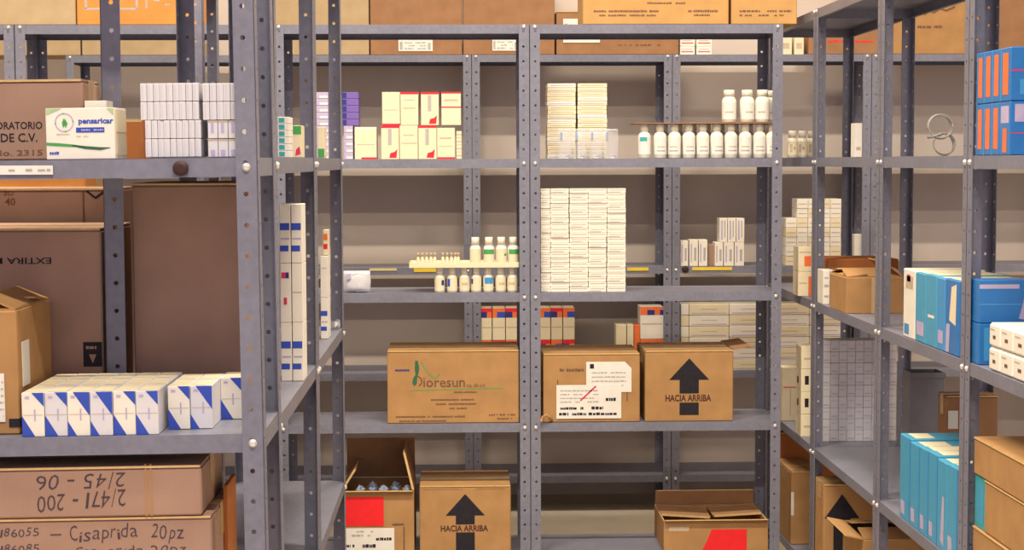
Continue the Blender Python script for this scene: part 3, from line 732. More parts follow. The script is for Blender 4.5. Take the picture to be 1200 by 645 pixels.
# ================================================================== FRONT ROW, BOTTOM SHELF
z5 = EYE+FLV[4]+.0006; Y5 = FY+.015
x0, x1, h = pxbox(400, 485, 577, Y5, z5)
t5 = carton('open cardboard carton with a bright red sticker and clear bags inside', x0, x1, Y5, z5, h, .30, 'card', lambda mb, w, h: (mb.rect('ink_soft', w*.2, w*.36, h*.46, h*.49), mb.rect('ink_soft', w*.35, w*.37, .0, h*.44)), open_top=True,
            flaps=(('b', 80, .16, 'card_dark'), ('r', 77, .15, 'card_dark', 0, .006), ('l', 58, .09, 'card_dark', 0, .05), ('f', 172, .02)))  # darker board on the raised flaps paints in their shade
a0, c0 = loc_xy(x0, x1, z5, 404, 617, Y5); a1, c1 = loc_xy(x0, x1, z5, 449.5, 582.5, Y5)
sticker(t5, 'red_sticker', 'bright red square sticker', 'sticker', a0, a1, c0, c1)
a0, c0 = loc_xy(x0, x1, z5, 403, 648, Y5); a1, c1 = loc_xy(x0, x1, z5, 462, 619, Y5)
sticker(t5, 'paper_label', 'white printed label', 'paper', a0, a1, c0, c1, lambda mb, a_, b_, c_, d_, y: (mb.dashes('ink', a_+.12, b_-.01, c_+.045, .012, y, 2, .95, .008), mb.dashes('ink', a_+.005, a_+.04, c_+.02, .012, y, 3, .95, .008), mb.dashes('ink', a_+.07, a_+.12, c_+.018, .014, y, 4, .95, .008), mb.dashes('print_grey', a_+.03, a_+.1, c_+.06, .008, y, 5), mb.dashes('print_grey', a_+.03, a_+.11, c_+.076, .006, y, 6)))
for k in range(5):
    mb = MB(); rg = random.Random(k)
    bmesh.ops.create_icosphere(mb.bm, subdivisions=3, radius=1)
    mb.mi('bag')
    for v in mb.bm.verts:
        n_ = v.co.normalized(); f = 1+.18*math.sin(9*n_.x+k)*math.sin(11*n_.y+2*k)+.14*math.sin(17*n_.z+k*3)
        v.co = Vector((n_.x*.017*f, n_.y*.040*f, n_.z*.024*f))
    for f in mb.bm.faces: f.smooth = False
    tag(link('clear_bag', mb.mesh('clear_bag'), None, ((x0+x1)/2-.070+.044*(k % 5 if k < 5 else 0), Y5+.09+.05*(k % 2), z5+h-.018+.004*(k % 2))), 'crumpled bluish clear bag in the red-stickered open carton', 'bag', 'clear bags in the open carton')
# board to carry the bags: the carton is packed nearly full
mb = MB(); mb.box(x0+.008, x1-.008, Y5+.01, Y5+.28, z5+.006, z5+h-.05, 'white2', .004)
tag(link('packed_bundle', mb.mesh('packed_bundle'), None), 'pale wrapped bundle filling the red-stickered open carton under the bags', 'bundle')

x0, x1, h = pxbox(491.5, 598.5, 569.5, Y5, z5)
def deco5(mb, w, h):
    zc = h*.955; za = h*.955-.42*.75
    arrow(mb, 'ink', 0, zc-.235, zc-.02, .147, gap=(zc-.165, zc-.135))
    mb.text('HACIA ARRIBA', 'brand', -w*.27, w*.25, zc-.162, zc-.138, bold=.03)
    mb.rect('card_dark', -w*.46, -w*.02, h-.0145, h-.011); mb.rect('card_dark', w*.12, w*.44, h-.0145, h-.011)
carton('cardboard carton with a black up-arrow and flat top, next to the red-stickered carton', x0, x1, Y5, z5, h, .31, 'card', deco5)
x0, x1, h = pxbox(778, 903, 611, Y5-.008, z5); x1 = min(x1, SEAM_F+Wf-.043)
t6 = carton('half-open cardboard carton with a red sticker, below the arrow carton', x0, x1, Y5-.008, z5, h, .315, 'card', lambda mb, w, h: mb.rect('print_tan', -w*.45, -w*.26, h-.037, h-.02), open_top=True,
            flaps=(('b', 82, .055, 'card_dark'), ('l', -4, .19, 'card_dark', 0, .11), ('r', -3, .185, 'card_dark', 0, .12), ('f', 168, .018)))  # shade over the half-open top is carried by the darker flap colour
a0, c0 = loc_xy(x0, x1, z5, 824, 650, Y5); a1, c1 = loc_xy(x0, x1, z5, 874.5, 620, Y5)
sticker(t6, 'red_sticker', 'red sticker with an uneven edge', 'sticker', a0, a1, c0, c1, None, -.0022, [(a0-.006, c0), (a1, c0), (a1, c1), (a0+.03, c1), (a0+.012, c0+.05)])

# ================================================================== BACK ROW CONTENTS
zb3 = EYE+BLV[2]+.0005; zb4 = EYE+BLV[3]+.0005; Yk = BY+.02
# orange, blue and white boxes, two tiers
pan = [('front', (0, .88, 1, 1), 'red'), ('front', (0, .70, .55, .88), 'navy'), ('front', (.55, .70, 1, .88), 'orange'), ('front', (.05, .38, .95, .41), 'print_tan')]
pan2 = [('front', (0, .88, 1, 1), 'orange'), ('front', (0, .70, .35, .88), 'orange'), ('front', (.35, .70, 1, .88), 'blue'), ('front', (.05, .38, .95, .41), 'print_tan')]
h2 = (at(600, 361, Yk).z-zb4)/2
for k, (p0, p1) in enumerate(((564, 576.2), (577.4, 591.8), (592.8, 607), (633.5, 645), (646, 659), (660, 673.3))):
    x0, x1 = at(p0, 380, Yk).x, at(p1, 380, Yk).x
    for r in range(2):
        mbox('medicine_box', 'orange and blue topped white box, %s tier, %s in its row from the rear posts' % (('lower', 'upper')[r], ORD[k+1]), 'box', x0, x1, Yk, zb4+r*h2, h2-.001, .12, 'cream', pan if (k+r) % 2 else pan2, 'orange and blue topped white boxes')
x0, x1, h = pxbox(750.5, 777.5, 359.5, Yk, zb4)
for r in range(2):
    mbox('medicine_box', 'wide orange-topped white box beside the rear post pair, %s of two' % ('lower', 'upper')[r], 'box', x0, x1, Yk, zb4+r*h/2, h/2-.001, .13, 'white', [('front', (0, .90, 1, 1), 'orange'), ('front', (0, .74, .3, .9), 'orange'), ('front', (.3, .74, .62, .9), 'navy'), ('front', (.62, .74, .85, .9), 'orange'), ('front', (.85, .74, 1, .9), 'navy'), ('front', (.05, .45, .95, .48), 'print_tan')], 'wide orange-topped boxes')
for k, (p0, p1, pt, m, pn) in enumerate(((722, 734, 381, 'cream', [('front', (0, 0, 1, .3), 'red')]), (735, 742.5, 381, 'cream', [('front', (.2, 0, .8, .3), 'navy')]), (743.3, 750, 381.5, 'orange', [('front', (.2, .1, .8, .35), 'navy')]))):
    x0, x1, h = pxbox(p0, p1, pt, Yk, zb4)
    mbox('medicine_box', ('low cream box with a red foot, end of the short group', 'narrow cream box with a navy foot in the short group', 'narrow orange box touching the wide orange-topped boxes')[k], 'box', x0, x1, Yk, zb4, h, .1, m, pn, 'short boxes beside the wide orange-topped boxes')
# long white packs, six high, behind the arrow carton and the corner post
hh = (at(860, 356, Yk).z-zb4)/6
edges = [797.5, 807.5, 854.5, 901.5, 948.5, 995.5]
for c in range(5):
    x0, x1 = at(edges[c], 400, Yk).x, at(edges[c+1], 400, Yk).x
    if c == 0: x0 = max(x0, SEAM_B+.041)
    for r in range(6):
        mbox('long_pack', 'long white pack, %s layer up, %s' % (ORD[r+1], ('sliver beside the rear post pair', 'second column from the rear post pair', 'behind the dark inner post', 'behind the corner post', 'column beyond the corner post')[c]), 'box', x0+.0008, x1-.0012, Yk+random.uniform(0, .004), zb4+r*hh, hh-.0015, .15, 'white' if (c+r) % 2 else 'cream', [('front', (.06, .12, .94, .2), 'lilac'), ('front', (.3, .5, .7, .56), 'print_tan')] if c else [], 'long white packs on the rear shelf', bev=.002)
# small white boxes on the rear third shelf
sm = [(797.5, 806.5, 282, 0), (808, 818, 281, 0), (819, 829, 281, 0), (838, 847.5, 284, 0), (848.5, 860, 284, 0), (861, 872, 284, 0)]
for k, (p0, p1, pt, _) in enumerate(sm):
    x0, x1, h = pxbox(p0, p1, pt, Yk, zb3)
    if k == 0: x0 = max(x0, SEAM_B+.041)
    mbox('medicine_box', 'small white box in the low row above the yellow tag, %s from the rear posts' % ORD[k+1], 'box', x0, x1, Yk, zb3, h-.001, .1, 'white', [('front', (.15, .15, .3, .85), 'lilac'), ('front', (.55, .2, .8, .7), 'print_grey')], 'small white boxes above the yellow tag')
zq2 = zb3+pxbox(838, 847, 284, Yk, zb3)[2]
for k, (p0, p1) in enumerate(((843.5, 852.5), (853.2, 862.5), (863.2, 872.5))):
    x0, x1, h = pxbox(p0, p1, 256, Yk, zq2)
    mbox('medicine_box', 'small white box standing on the low row, %s from the rear posts' % ORD[k+1], 'box', x0, x1, Yk+.003, zq2+.0004, h, .09, 'white', [('front', (.2, .1, .4, .9), 'lilac'), ('front', (.6, .2, .75, .9), 'print_grey')], 'small white boxes on top of the low row')
x0, x1, h = pxbox(829.5, 837, 287, Yk+.03, zb3)
mbox('medicine_box', 'narrow brown box between the small white boxes on the rear shelf', 'box', x0, x1, Yk+.03, zb3, h, .08, 'card_mauve')
# block of white boxes beyond the corner post
edges = [921, 934, 947, 960, 973, 986]; hh = (at(950, 233, Yk).z-zb3)/7
for c in range(5):
    x0, x1 = at(edges[c], 270, Yk).x, at(edges[c+1], 270, Yk).x
    for r in range(7 if c else 5):
        mbox('medicine_box', 'pale white box beyond the corner post, %s layer up, %s column' % (ORD[r+1], ORD[c+1]), 'box', x0+.0006, x1-.0012, Yk+random.uniform(0, .004), zb3+r*hh, hh-.0012, .13, 'cream' if (c*2+r) % 3 == 0 else 'white', [('front', (.1, .4, .9, .5), 'print_tan')], 'pale white boxes beyond the corner post')
x0, x1, h = pxbox(1001.5, 1011, 275, Yk, zb3)
mbox('medicine_box', 'single tall narrow white box on the rear shelf beside the dark post', 'box', x0, x1, Yk, zb3, h, .08, 'white', [('front', (.2, .2, .8, .3), 'print_tan')])

# ================================================================== RIGHT ROW
r2 = EYE+RLV[1]+.0005; r3 = EYE+RLV[2]+.0005; r4 = EYE+RLV[3]+.0005; r5 = EYE+RLV[4]+.0005
# bottles on the second shelf
YR = 6.62
for k, p in enumerate((925.5, 937, 948)):
    hb = at(930, 153.5, YR+.03*k).z-r2
    bottle('stubby white bottle beyond the corner post, %s from it' % ORD[k+1], p+3, YR+.03*k, r2, .0205, hb, 'stub', ('cream', .1, .6, [('print_tan', .2, .5, 240, 265), ('print_grey', .3, .4, 275, 300)]), 'stubby white bottles in the right row', .25, .7)
x0, x1, h = pxbox(1002, 1010.5, 144.5, 5.8, r2)
mbox('medicine_box', 'small upright white box on the right row shelf at eye level', 'box', x0, x1, 5.8, r2, h, .06, 'white', [('front', (.2, .2, .8, .3), 'print_tan')])
# coiled tubing
mb = MB(); pts = []
def helix(cx, cz, r, turns, y0, tilt):
    return [(cx+r*math.cos(a)*(1+.05*math.sin(a*.37)), y0+.010*a/6.28+r*math.sin(a)*tilt, cz+r*math.sin(a)*(1+.06*math.cos(a*.5))) for a in [k/22*2*math.pi for k in range(int(22*turns))]]
mb.tube(helix(0, .082, .033, 2.6, 0, .25), .0021, 'tube'); mb.tube(helix(.016, .0335, .030, 2.4, .02, .3), .0021, 'tube')
mb.tube([(-.04, 0, .052), (-.02, .0, .055), (.0, .005, .06)], .004, 'tube')
p = at(1103, 178, 4.75)
tag(link('coiled_tubing', mb.mesh('coiled_tubing'), None, (p.x, 4.75, r2)), 'two loose loops of clear tubing standing on the right row eye-level shelf', 'tubing')
# orange-striped blue boxes in two tiers
ys = [min(y_on(q, XR+.006), RY[3]-.004) for q in (1142.5, 1151, 1160.5, 1170, 1182)]
htr = (at(1180, 54, ys[-1]).z-r2)/2
for r in range(2):
    for k in range(4):
        pn = [('front', (.22, .12, .78, .9), 'orange'), ('front', (.0, .0, .12, 1), 'sky'), ('right', (.0, .55, 1, .58), 'crimson'), ('right', (.1, .12, .5, .4), 'sky')]
        if r == 0 and k == 3: pn = [('front', (.1, .6, .9, .92), 'lilac'), ('front', (.3, .05, .7, .5), 'orange'), ('right', (.05, .62, .4, .95), 'lilac'), ('right', (.0, .40, 1, .42), 'crimson')]
        aisle_box('medicine_box', 'blue box with an orange-striped spine, %s tier, %s from the steel post' % (('lower', 'upper')[r], ORD[k+1]), 'box', ys[k]-.001, ys[k+1]+.0008, XR+.006, r2+r*htr, htr-.0012, .22, 'azure', pn, 'blue boxes with orange-striped spines', bev=.002)
# third shelf: cream boxes with orange, grey box, red carton, open cardboard box
Yc = 6.36
for r in range(2):
    x0, x1 = at(935.5, 320, Yc).x, at(951, 320, Yc).x
    hc_ = (at(940, 289, Yc).z-r3)/2
    mbox('medicine_box', 'cream box with an orange panel at the shelf edge, %s of two' % ('lower', 'upper')[r], 'box', x0, x1+.03, Yc, r3+r*hc_, hc_-.0012, .1, 'cream', [('front', (.28, .2, .6, .62), 'orange'), ('front', (.05, .75, .6, .8), 'print_tan')] if r else [('front', (.48, .0, .75, .8), 'orange'), ('front', (.05, .5, .4, .55), 'print_tan')], 'cream boxes with orange panels')
Yg = 5.99
for k, (p0, p1, m) in enumerate(((962, 969.5, 'white'), (970, 979, 'white2'))):
    x0, x1, h = pxbox(p0, p1, 317, Yg, r3)
    if k == 0: x0, x1 = XR+.006, XR+.029
    else: x0 = max(x0, XR+.031)
    mbox('medicine_box', ('white box squeezed beside the steel post, third shelf of the right row', 'grey-white box touching the open cardboard box')[k], 'box', x0, x1, Yg, r3, h, .1, m, [('front', (.15, .2, .85, .26), 'print_grey'), ('front', (.15, .5, .85, .58), 'print_grey'), ('front', (.2, .75, .8, .8), 'lilac')])
x0, x1, h = pxbox(967, 1052, 303, 6.24, r3)
mbox('flat_carton', 'orange-red flat carton behind the open cardboard box', 'carton', x0, min(x1, 1.60), 6.19, r3, h, .24, 'card_red', [('front', (.05, .75, .95, .8), 'card_orange')], bev=.003)
Yo = 5.62
x0, x1, h = pxbox(977, 1059, 326, Yo, r3)
carton('small open cardboard box with a loose flap on the right row third shelf', max(x0, XR+.004), x1, Yo, r3, h, .25, 'card', lambda mb, w, h: mb.rect('tape', -w*.06, w*.06, 0, h), open_top=True, rotz=math.radians(0), name='cardboard_box',
       flaps=(('f', 14, .09), ('l', 8, .07), ('b', 12, .09), ('r', 40, .075)))
# light blue boxes on the third shelf of the near bay
q = [1058, 1072, 1084.5, 1097, 1107, 1124]; ys = [y_on(v, XR+.006, 400) for v in q]
spec = [('white', [('front', (.2, .72, .8, .9), 'print_tan'), ('front', (.3, .82, .6, .92), 'crimson'), ('front', (.1, .05, .5, .2), 'sky')], 'white-spined box'),
        ('cyan', [('front', (.15, .1, .85, .3), 'lilac')], 'teal box'), ('cyan', [('front', (.2, .4, .8, .44), 'white')], 'teal box'),
        ('sky', [('front', (.2, .1, .8, .28), 'lilac')], 'sky blue box'), ('azure', [('front', [(.3, .45), (.75, .4), (.8, .95), (.45, .9)], 'cream'), ('front', [(.05, .02), (.3, .02), (.35, .4), (.1, .4)], 'lilac')], 'deep blue box')]
hs = at(1090, 322, y_on(1090, XR)).z-r3
for k in range(5):
    aisle_box('medicine_box', '%s, %s in the wrapped row after the open cardboard box' % (spec[k][2], ORD[k+1]), 'box', ys[k]-.001, ys[k+1]+.0008, XR+.006, r3, hs*(1-.012*(k % 2)), .2, spec[k][0], spec[k][1] + [('top', (.1, .05, .9, .95), 'cream')], 'light blue boxes in the wrapped row', bev=.003)
# blue boxes and white packs beyond the third post
Yq = 4.178
for r, (pt, hbase) in enumerate(((379, 0), (328, None))):
    pass
hlo = EYE + (at(1170, 379, Yq).z-EYE) - r3
hup = at(1170, 328, Yq).z-(r3+hlo)
for r in range(2):
    for k in range(2):
        X0 = XR+.008+k*.135
        mbox('medicine_box', 'broad blue box beyond the third right post, %s tier, %s' % (('lower', 'upper')[r], ('at the shelf edge', 'deeper in the shelf')[k]), 'box', X0, X0+.133, Yq, r3+r*hlo+.0002, (hlo, hup)[r]-.0012, .07, 'azure',
             [('front', (.0, .8, .75, .9), 'lilac'), ('front', (.0, .42, .8, .45), 'sky'), ('front', [(.75, .1), (1, .05), (1, .7), (.85, .6)], 'lilac')] if r else [('front', (.1, .1, .4, .9), 'sky')], 'broad blue boxes', bev=.002)
ys = [y_on(v, XR+.006, 420) for v in (1158.5, 1172, 1187, 1204)]
hw = at(1180, 381, ys[1]).z-r3
for k in range(3):
    for r in range(2):
        aisle_box('wrapped_pack', 'white wrapped pack in front of the broad blue boxes, %s layer, %s along' % (('lower', 'upper')[r], ORD[k+1]), 'pack', ys[k]-.0012, ys[k+1]+.001, XR+.006, r3+r*hw/2, hw/2-.0015, .2, 'white', [('front', (.35, .35, .6, .5), 'ink_soft'), ('front', (.1, .7, .5, .76), 'print_tan')], 'white wrapped packs', bev=.006)
# fourth shelf: white box, stacked cream boxes, tiled wall of small white boxes
Yp = 6.75
x0, x1, h = pxbox(914, 936, 431, Yp, r4)
mbox('medicine_box', 'tall cream box at the shelf edge beside the corner post, lower right row', 'box', XR+.006, x1+.04, Yp, r4, h, .1, 'cream', [('front', (.05, .62, .95, .64), 'crimson'), ('front', (.3, .1, .34, .6), 'print_tan')])
Yq2 = 6.36
x0, x1, h = pxbox(937, 950, 406, Yq2, r4)
for r in range(4):
    mbox('medicine_box', 'cream box in the edge stack before the tiled white boxes, %s up' % ORD[r+1], 'box', XR+.005, XR+.073, Yq2, r4+r*h/4, h/4-.0015, .1, 'cream', [('front', (.2, .3, .42, .7), 'ink'), ('left', (.2, .3, .5, .6), 'ink_soft')] if r in (1, 2) else [('front', (.15, .4, .8, .5), 'print_tan')], 'cream boxes stacked at the shelf edge')
Yw = 6.245
xa, xb = at(963.5, 460, Yw).x, 1.612
ht = (at(1000, 399, Yw).z-r4)/9; wt = (xb-xa)/9
for c in range(9):
    for r in range(9):
        mbox('vial_box', 'small lilac-white box, tiled wall, row %s up, %s from the post' % (ORD[r+1], ORD[c+1]), 'box', xa+c*wt+.0005, xa+(c+1)*wt-.0006, Yw+random.uniform(0, .003), r4+r*ht, ht-.001, .1, 'white2', [('front', (.15, .2, .85, .3), 'lilac')] if (c+r) % 2 else [('front', (.15, .6, .85, .66), 'lilac')], 'small boxes in the tiled white wall')
# grey tub and brown carton deeper in
x0, x1, h = pxbox(1067, 1107, 437, 5.55, r4)
mb = MB(); w = x1-x0
mb.box(-w/2, w/2, 0, .004, 0, h, 'greybin', .001); mb.box(-w/2, w/2, .10, .104, 0, h, 'greybin', .001)
mb.box(-w/2, -w/2+.004, .004, .10, 0, h, 'greybin'); mb.box(w/2-.004, w/2, .004, .10, 0, h, 'greybin'); mb.box(-w/2+.004, w/2-.004, .004, .10, 0, .004, 'greybin')
mb.box(-w/2-.004, w/2+.004, -.004, 0, h-.018, h, 'greybin', .001)
tag(link('plastic_tub', mb.mesh('plastic_tub'), None, ((x0+x1)/2, 5.55, r4)), 'dark grey plastic tub behind the cyan boxes on the right row', 'tub')
x0, x1, h = pxbox(1109, 1182, 464, 5.06, r4)
t = carton('brown carton with a small white label behind the cyan boxes', x0, min(x1, 1.615), 5.06, r4, h, .09, 'card_dark')
sticker(t, 'paper_label', 'small white label', 'paper', -(min(x1, 1.615)-x0)/2+.006, -(min(x1, 1.615)-x0)/2+.036, h-.10, h-.045)
# cyan boxes
q = [1054.5, 1066.5, 1077.5, 1088, 1098.5, 1110, 1122.5]; ys = [y_on(v, XR+.006, 560) for v in q]
hs = at(1090, 531, y_on(1090, XR, 530)).z-r4
for k in range(6):
    aisle_box('medicine_box', 'cyan box with pale patches, %s in the row from the tiled white boxes' % ORD[k+1], 'box', ys[k]-.001, ys[k+1]+.0008, XR+.006, r4, hs*(1-.012*((k*2) % 3)), .19, 'cyan',
              [('front', (.12, .06, .5, .22), 'lilac'), ('top', (.1, .1, .9, .4 + .1*(k % 3)), 'cream'), ('front', (.82, .0, 1, 1), 'sky')] if k != 4 else [('front', [(.35, .1), (.7, .05), (.75, .6), (.55, .62)], 'lilac'), ('top', (.1, .1, .9, .5), 'cream')], 'cyan boxes in a row', bev=.002)
# brown cartons stacked in the near bay
def acart(label, Ya, Yb, X, z, h, d, m='card'):
    t = thing('cardboard_carton', label, 'carton', (X, (Ya+Yb)/2, z), (0, 0, -math.pi/2), 'cardboard cartons')
    link('body', carton_body(Ya-Yb, d, h, m).mesh('body'), t)
    mb = MB(); mb.box(-(Ya-Yb)/2, (Ya-Yb)/2, d/2-.025, d/2+.025, h, h+.0004, 'tape'); link('tape', mb.mesh('tape'), t)
def zrel(px, py, X): return at(px, py, y_on(px, X, py)).z
X = XR+.012
z_a = zrel(1150, 516, X); z_b = zrel(1160, 566, X); z_c = zrel(1150, 622, X)
acart('brown carton at the bottom of the stack of three in the near right bay', 4.215, 3.5, X, r4, z_c-r4-.001, .30)
acart('brown carton in the middle of the stack, beside the pale teal box', 4.13, 3.5, X+.002, z_c, z_b-z_c-.001, .30)
acart('brown carton on top of the stack of three in the near right bay', 4.215, 3.5, X, z_b, z_a-z_b, .30)
aisle_box('medicine_box', 'pale teal box wedged beside the middle carton of the stack', 'box', 4.215, 4.135, X+.004, z_c, z_b-z_c-.003, .2, 'teal', [('front', (.2, .1, .9, .9), 'cyan')])
# bottom shelf
Yz = 6.55
x0, x1, h = pxbox(916, 951, 553, Yz, r5)
carton('light brown carton at the shelf edge on the bottom of the right row', XR+.006, 1.40, Yz, r5, h, .3, 'card', lambda mb, w, h: mb.rect('paper', -w*.49, -w*.40, h*.4, h*.72))
x0, x1, h = pxbox(916, 990, 503, 6.95, r5)
carton('reddish-brown carton behind the light brown one on the bottom of the right row', XR+.02, 1.60, 6.86, r5, h, .16, 'card_red')
x0, x1, h = pxbox(961, 1040, 566, 5.98, r5)
carton('carton with a black up-arrow on the bottom shelf of the right row', XR+.006, 1.515, 5.95, r5, h, .16, 'card', lambda mb, w, h: arrow(mb, 'ink', -.052, h*.25, h-.035, .125))
x0, x1, h = pxbox(985, 1070, 634, 5.45, r5)
carton('carton with its flaps splayed open, lowest in the right row', XR+.03, 1.58, 5.45, r5, h, .3, 'card', open_top=True, flaps=(('l', 168, .06), ('f', 10, .10), ('r', 24, .08), ('b', 8, .1)))

# ================================================================== NEAR LEFT UNIT
def afix(X): return a_z(ALV[1], X)+.001
Yc = 3.12
X0, X1 = at(-110, 140, Yc).x, at(98, 140, Yc).x
zc = afix((X0+X1)/2); h = at(50, 93.5, Yc).z-zc
def lab_text(mb, w, h):
    def T(s, p0, p1, q0, q1, m='ink'):
        a_ = at(p0, q1, Yc); b_ = at(p1, q0, Yc); mb.text(s, m, a_.x-(X0+X1)/2, b_.x-(X0+X1)/2, a_.z-zc, b_.z-zc)
    T('LABORATORIO', -22, 50, 143, 152); T('S.A. DE C.V.', -24, 44, 156.5, 167); T('Regs No. 2315', -42, 50, 176, 185, 'ink_soft')
carton('dull brown carton with black lettering behind the green and white box', X0, X1, Yc, zc, h, .15, 'card_mauve', lab_text, roty=AT)
# green and white medicine box in front
Yp = 2.995; X0, X1 = at(53.5, 150, Yp).x, at(135, 150, Yp).x; zc = afix((X0+X1)/2); h = at(95, 126.5, Yp).z-zc
t = thing('medicine_box', 'white and green medicine box with blue lettering at the near shelf edge', 'box', ((X0+X1)/2, Yp, zc), (0, AT, math.radians(-2.5)))
mb = MB(); w = X1-X0; d = .085
mb.box(-w/2, w/2, 0, d, 0, h, 'white', .0012)
def q(px, py): p_ = at(px, py, Yp); return p_.x-(X0+X1)/2, p_.z-zc
def T(m, s, p0, p1, q0, q1): a_, b_ = q(p0, q1), q(p1, q0); mb.text(s, m, a_[0], b_[0], a_[1], b_[1])
mb.text('pensaricar', 'blue', q(89.5, 0)[0], q(131, 0)[0], q(0, 147.5)[1], q(0, 139)[1], bold=.035)
a_, b_ = q(89.5, 155.5), q(123, 149.5); mb.rect('blue', a_[0], b_[0], a_[1], b_[1]); mb.dashes('lilac', a_[0]+.002, b_[0]-.002, a_[1]+.003, .003, -.0010, 2, .7, .004)
cx_, cz_ = q(75.5, 143.5); R_ = .0165
for k in range(28):
    a1, a2 = 2*math.pi*k/28, 2*math.pi*(k+1)/28
    mb.poly([(cx_+R_*math.cos(a1), -.0006, cz_+R_*math.sin(a1)), (cx_+R_*math.cos(a2), -.0006, cz_+R_*math.sin(a2)), (cx_+R_*.88*math.cos(a2), -.0006, cz_+R_*.88*math.sin(a2)), (cx_+R_*.88*math.cos(a1), -.0006, cz_+R_*.88*math.sin(a1))], 'lilac' if k % 7 else 'green')
for dx in (-.002, .002): mb.poly([(cx_+dx, -.0006, cz_-.010), (cx_+dx+.004, -.0006, cz_-.002), (cx_+dx*.5, -.0006, cz_+.008), (cx_+dx-.002, -.0006, cz_-.001)], 'green')
def ribbon(m, pts):
    for (xa_, za_, ta_), (xb_, zb_, tb_) in zip(pts, pts[1:]):
        A, B_ = q(xa_, za_), q(xb_, zb_); mb.poly([(A[0], -.0007, A[1]-ta_/2), (B_[0], -.0007, B_[1]-tb_/2), (B_[0], -.0007, B_[1]+tb_/2), (A[0], -.0007, A[1]+ta_/2)], m)
ribbon('green', [(54, 168.5, .005), (70, 169.5, .005), (88, 171, .004), (105, 173, .001)])
ribbon('darkgreen', [(84, 170.5, .002), (100, 173, .005), (118, 174.5, .005), (130, 173.5, .001)])
for (p0, p1, yy) in ((66, 82, 158), (68, 76, 163), (90, 104, 160.5)): A, B_ = q(p0, yy), q(p1, yy); mb.dashes('print_tan', A[0], B_[0], A[1], .002, -.0006, int(p0), .8, .004)
A, B_ = q(58, 181), q(69, 177.5); mb.dashes('blue', A[0], B_[0], A[1], .005, -.0006, 47, .9, .004)
A, B_ = q(54, 132), q(58, 127); mb.poly([(A[0], -.0006, A[1]-.004), (A[0]+.028, -.0006, B_[1]), (A[0], -.0006, B_[1])], 'sage')
A, B_ = q(126, 132), q(134, 127); mb.poly([(B_[0]-.013, -.0006, B_[1]), (B_[0], -.0006, B_[1]-.013), (B_[0], -.0006, B_[1])], 'sage')
link('carton_body', mb.mesh('carton_body'), t)
mb = MB(); mb.box(w/2+.0003, w/2+.0011, .004, d-.004, h*.08, h-.004, 'cream', 0); mb.box(w/2+.0011, w/2+.0014, .006, d-.006, h*.5, h*.53, 'print_tan'); link('end_flap', mb.mesh('end_flap'), t)
Yv = 3.10; X0, X1 = at(99.5, 120, Yv).x, at(125, 120, Yv).x; zc = afix(X0); h = at(110, 118, Yv).z-zc
X0 = max(X0, at(98, 140, 3.12).x+.003)
mbox('medicine_box', 'small white carton peeping over the green and white box', 'box', X0, X1, Yv, zc, h, .06, 'white', [('front', (.1, .8, .9, .84), 'print_tan')], roty=AT)
Yv = 3.16; X0, X1 = at(147.5, 160, Yv).x, at(167, 160, Yv).x; zc = afix(X0); h = at(157, 140, Yv).z-zc
mbox('small_carton', 'small brown carton between the green and white box and the white packs', 'carton', X0, X1, Yv, zc, h, .09, 'card_red', [('front', (0, .93, 1, 1), 'edge')], roty=AT)
# white packs: tiers of thin upright boxes
Yw = 3.0
ncol = {0: 8, 1: 4}
zc0 = a_z(ALV[1], at(222, 180, Yw).x)+.0025
tier_h = (at(222, 97, Yw).z-zc0)/4
for (p0, p1, n_, tier, cl) in ((170, 235.5, 9, 0, 'wide'), (165, 233.5, 9, 1, 'wide'), (243.5, 279, 3, 0, 'narrow'), (238, 278.5, 5, 1, 'narrow')):
    Xa, Xb = at(p0, 150, Yw).x, at(p1, 150, Yw).x; wq = (Xb-Xa)/n_
    for c in range(n_):
        for r in range(2):
            rr = tier*2+r
            pn = [('front', (.25, .1, .4, .9), 'faint'), ('right', (.1, .1, .9, .9), 'faint')]
            if cl == 'narrow' and tier == 0: pn = [('front', (.25, .05, .7, .4), 'lilac') if r == 0 else ('front', (.3, .3, .6, .9), 'lilac'), ('front', (.0, .9, 1, 1), 'print_tan')]
            mbox('ampoule_box', 'thin silvery box on edge, %s row up, %s along the %s block' % (ORD[rr+1], ORD[c+1], cl), 'box', Xa+c*wq+.0003, Xa+(c+1)*wq-.0003, Yw+.001*((c*7) % 3), zc0+rr*tier_h+(Xa+c*wq-Xa)*.0095, tier_h-.0011, .11, 'white2', pn, 'thin silvery boxes on edge', bev=.0006, roty=AT)
# third shelf: blue and white boxes
def a3(X): return a_z(ALV[2], X)+.001
wb = at(52, 480, 2.99).x-at(25.5, 480, 2.99).x
hb_ = at(100, 459.5, 2.99).z-a3(at(100, 480, 2.99).x)
def bw(var):
    if var == 0: tri = [('front', [(0, 0), (.58, 0), (0, .48)], 'blue'), ('front', [(.45, 1), (1, 1), (1, .68)], 'blue')]
    else: tri = [('front', [(0, 0), (.40, 0), (0, .34)], 'blue'), ('front', [(.25, 1), (1, 1), (1, .45)], 'blue')]
    return tri + [('front', (.15, .86, .35, .92), 'lilac'), ('front', (.05, .485, .95, .497), 'print_tan'), ('front', (.55, .35, .62, .62), 'lilac'), ('top', (.08, .1, .92, .9), 'cream')]
dep = .088
rows = [(25.5, 6, 2.988, 3, [0, 0, 1, 1, 0, 0], 'front group'), (197, 2, 3.045, 2, [0, 1], 'middle group'), (259, 1, 3.155, 1, [0], 'rear')]
